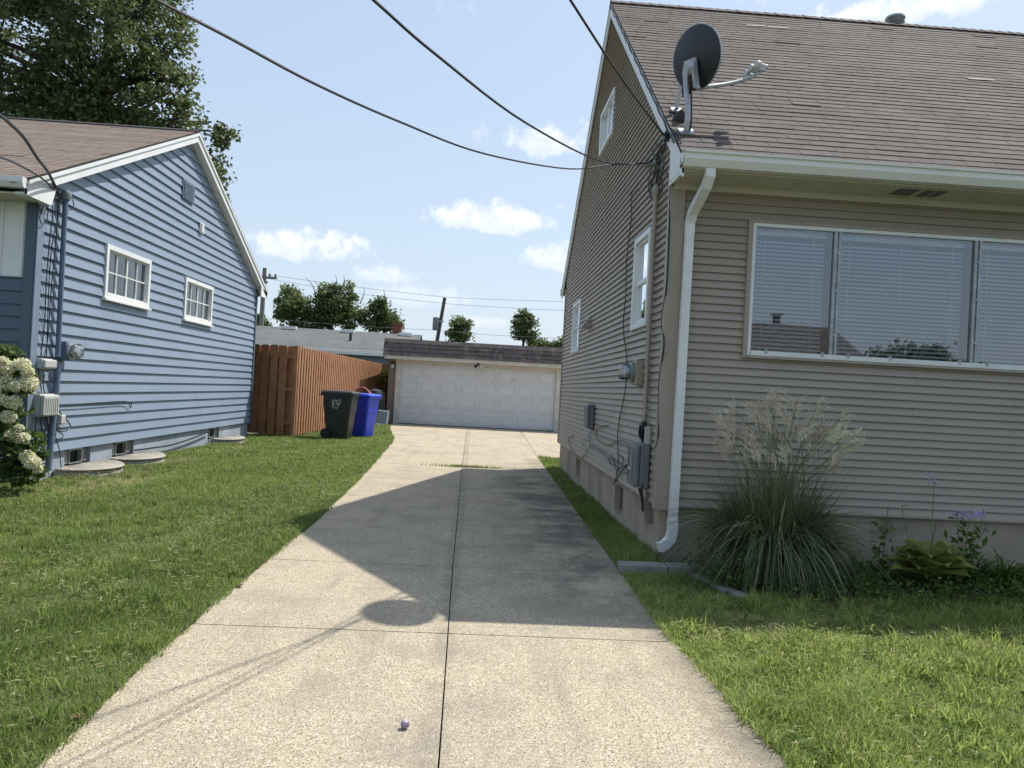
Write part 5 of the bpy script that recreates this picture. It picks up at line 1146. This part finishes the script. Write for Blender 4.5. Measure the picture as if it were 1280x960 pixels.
for k in range(7):
    top = Vector(OY(random.uniform(1035,1072), random.uniform(535,575), 6.0)); d = Vector((.55,-.1,.5)).normalized()
    for j in range(60): pc.append(tuple(top+d*random.uniform(0,.13)+Vector((random.gauss(0,.008),random.gauss(0,.008),random.gauss(0,.006))))); pa_.append(tuple(d))
leaves('plume', np.array(pc), .035, 'petal_cream', og, asp=.25, axis=np.array(pa_)+rng.normal(0,.2,(len(pc),3)))
#==================================================================== PERENNIALS
def bigleaf(mb, base, d, L_, W_, rise, n=7):
    d = Vector(d).normalized(); s_ = d.cross(Vector((0,0,1))).normalized(); prev = None
    for k in range(n+1):
        t = k/n; c = Vector(base)+d*L_*t+Vector((0,0,rise*math.sin(t*2.4))); wv = W_*math.sin(min(1,t*1.08+.04)*math.pi)**.75*.5*(1 if t<.98 else .1)+.002
        row = [c-s_*wv+Vector((0,0,wv*.28)), c+Vector((0,0,-wv*.12)), c+s_*wv+Vector((0,0,wv*.28))]
        if prev:
            mb.quad([prev[0],prev[1],row[1],row[0]]); mb.quad([prev[1],prev[2],row[2],row[1]])
        prev = row
def addrnd(o, lo=0, hi=1):
    me = o.data; at = me.attributes.new('rnd','FLOAT','POINT'); n = len(me.vertices); blk = rng.uniform(lo,hi,n//28+2); at.data.foreach_set('value', np.clip(blk[np.arange(n)//28]+rng.normal(0,.05,n),0,1).astype(np.float32)); return o
hc = Vector((3.84,6.18,.0)); ho = thing('hosta', hc, 'variegated yellow green hosta with broad leaves in the garden bed', 'plant')
hm = MB()
for k in range(26):
    a = k*2.4; t = k/26; bigleaf(hm, hc+Vector((math.cos(a)*.03,math.sin(a)*.03,.10+.16*(1-t))), (math.cos(a),math.sin(a)*.85,.1), .19+.20*t, .17+.05*t, .10*(1-t*.6))
for s_ in (-1,1):
    pass
addrnd(hm.build('leaves', 'leaf_hosta', ho, smooth=True)); 
stl = MB().tube(crom([hc+Vector((.02,0,.1)), hc+Vector((-.0,.0,.5)), OY(1168,596,6.2)],5), .004, 5).tube(crom([hc+Vector((-.1,0,.1)), OY(1128,640,6.2), OY(1135,632,6.2)],5), .004, 5).tube(crom([hc+Vector((-.1,0,.1)),hc+Vector((-.02,0,.25)), OY(1170,655,6.1)],5), .005, 5); stl.build('flower_stem', 'leaf_stalk', ho)
def bells(cx_pts, m_, parent, size=.03, n=14, spread=.03):
    P_ = []
    for c in cx_pts: P_ += [tuple(Vector(c)+Vector((random.gauss(0,spread),random.gauss(0,spread*.6),random.gauss(0,spread)))) for _ in range(n)]
    return leaves('flower', np.array(P_), size, m_, parent, asp=.5)
bells([OY(1165,600,6.2), OY(1168,608,6.2), OY(1163,595,6.2)], 'petal_purple', ho, .028, 10, .018)
pf = thing('flowering_perennial', (4.17,6.3,0), 'tall leafy plant topped with pale violet bell flowers', 'plant')
fm = MB(); lm_ = []
for k in range(6):
    top = OY(1196+k*8, 645+random.uniform(-6,12), 6.3); b_ = Vector((4.17+random.uniform(-.05,.05),6.3,0)); fm.tube(crom([b_, b_.lerp(top,.5)+Vector((random.uniform(-.03,.03),0,.0)), top],4), .004, 5)
    for j in range(12): u = random.uniform(.15,.9); lm_.append(tuple(b_.lerp(top,u)+Vector((random.gauss(0,.04),random.gauss(0,.04),0))))
fm.build('stem', 'leaf_stalk', pf); leaves('foliage', np.array(lm_), .10, 'leaf_weed', pf, asp=.4)
bells([OY(x_,643,6.3) for x_ in range(1192,1230,5)], 'petal_purple', pf, .045, 9, .022)
def strap_clump(name, label, c, n, L_, w_, m_='leaf_weed', cat='plant'):
    global og; t = thing(name, c, label, cat); keep = og; og = t; arch(n, c[0], c[1], .16, (L_*.6,L_), (.2,.7), w_, (.6,1.7), 'leaf_blades', m_=m_, segs=5, dryp=0); og = keep; return t
strap_clump('daylily', 'dark strappy green plant at the right end of the garden bed', (4.62,6.3,0), 160, .55, .024)
strap_clump('daylily', 'dark strappy green plant between the hosta and the violet flowers', (4.30,6.45,0), 110, .45, .02)
strap_clump('daylily', 'dark leafy plant right beside the ornamental grass', (3.42,6.45,0), 110, .42, .02)
strap_clump('daylily', 'dark strappy green plant beyond the right edge of the hosta', (5.05,6.3,0), 130, .5, .022)
t_ = thing('tall_weed', (3.60,6.5,0), 'single leafy weed stalk standing between grass clump and hosta', 'plant')
MB().tube(crom([(3.60,6.5,0),(3.62,6.5,.3),(3.64,6.5,.62)],4), .005, 5).build('stem', 'leaf_stalk', t_); leaves('foliage', np.array([(3.6+random.gauss(0,.06),6.5+random.gauss(0,.04),random.uniform(.1,.5)) for _ in range(34)]), .10, 'leaf_weed', t_, asp=.45)
# leafy groundcover in bed
P_ = []
for _ in range(420):
    x = rng.uniform(1.95,5.2); y = rng.uniform(5.45,6.75)
    if y < 5.75-.25*min(1,(x-1.9)) : continue
    h_ = rng.uniform(.03,.16)+(.12 if x > 2.0 and x < 2.25 else 0)
    for j in range(16): P_.append((x+rng.normal(0,.06), y+rng.normal(0,.05), abs(rng.normal(h_*.5,h_*.35))+.02))
tag(leaves('ground_cover', np.array(P_), .045, 'leaf_weed', None, updir=1, asp=.6), 'low leafy ground cover filling the garden bed', 'ground cover', kind='stuff')
p = scatter(2.0,5.4,5.35,5.75,4200); lawn('bed_edge_grass', 'longer shaded grass along the garden bed edge', p, np.full(len(p),.10), np.full(len(p),.006), 'grass2', lambda x,y: 0*x, 1.0)
# edging blocks
tag(MB().box((1.30,6.34,-.03),(1.70,6.50,.055)).build('edging_block', 'concrete_blk', bevel=.008), 'grey concrete edging block beside the driveway edge', 'edging block', 'concrete edging blocks')
tag(MB().box((1.71,6.35,-.03),(2.02,6.51,.058)).build('edging_block', 'concrete_blk', bevel=.008), 'grey concrete edging block beneath the white downspout', 'edging block', 'concrete edging blocks')
tag(MB().prism([(1.86,6.25,-.03),(1.95,6.30,-.03),(2.14,5.62,-.03),(2.06,5.58,-.03)], (0,0,.055)).build('edging_block', 'concrete_blk', bevel=.008), 'long slanting grey stone edging left of the garden bed', 'edging block', 'concrete edging blocks')
# hydrangea
hy = thing('hydrangea', (-5.95,9.0,0), 'hydrangea bush with cream flower heads at the blue house corner', 'shrub')
hb = [(*OY(px,py,8.95),rx,.26,rz) for px,py,rx,rz in ((12,500,.22,.42),(18,560,.26,.30),(-25,520,.3,.5),(26,592,.20,.16),(4,450,.16,.15))]
pts,r_,cc_ = clumps(hb, 120, 24, .10); leaves('leaves', pts, .10, 'leaf_hyd', hy, rnd=r_, asp=.6, updir=1)
sm = MB()
for k in range(9): sm.tube([(-5.95+random.uniform(-.1,.1),9.0,0),(-5.95+random.uniform(-.3,.25),9.0+random.uniform(-.15,.15),random.uniform(.6,1.2))], .009, 5)
sm.build('stem', 'leaf_stalk', hy)
for px,py,r in ((10,460,10),(28,456,10),(34,465,8),(8,478,12),(20,483,8),(36,480,12),(16,503,10),(2,500,8),(10,521,9),(12,545,8),(28,548,9),(40,578,10),(33,570,9),(47,586,6),(-8,470,12),(-12,490,12),(2,452,8),(24,535,5)):
    c = OY(px,py,8.75+random.uniform(-.08,.08)); R1 = r*8.75/F*.98; n = 520
    d = unit(rng.normal(size=(n,3)))*np.array([1,1,.85]); P_ = np.array(c)+d*R1*rng.uniform(.55,1.05,(n,1))
    leaves('flower_head', P_, .026, 'petal_cream', hy, asp=.9)
# ball and debris
b_ = OZ(506,911); tag(MB().lathe([(.019*math.sin(a), -.019*math.cos(a)) for a in np.linspace(0.05,math.pi-.05,14)], (b_.x,b_.y,.0195), seg=20).build('small_ball', 'ballm', smooth=True), 'tiny white and purple speckled ball on the driveway', 'ball')
def dead(px, py, label):
    c = OZ(px,py); m_ = MB()
    for k in range(5): a = random.uniform(0,6.28); bigleaf(m_, c+Vector((0,0,.006)), (math.cos(a),math.sin(a),0), .035, .018, .012, 3)
    tag(m_.build('dead_leaf', 'leaf_dry'), label, 'leaf')
dead(300,734,'crumpled dark dead leaf on the driveway edge beside the lawn'); dead(97,900,'small brown dead leaf near the lower left driveway edge')
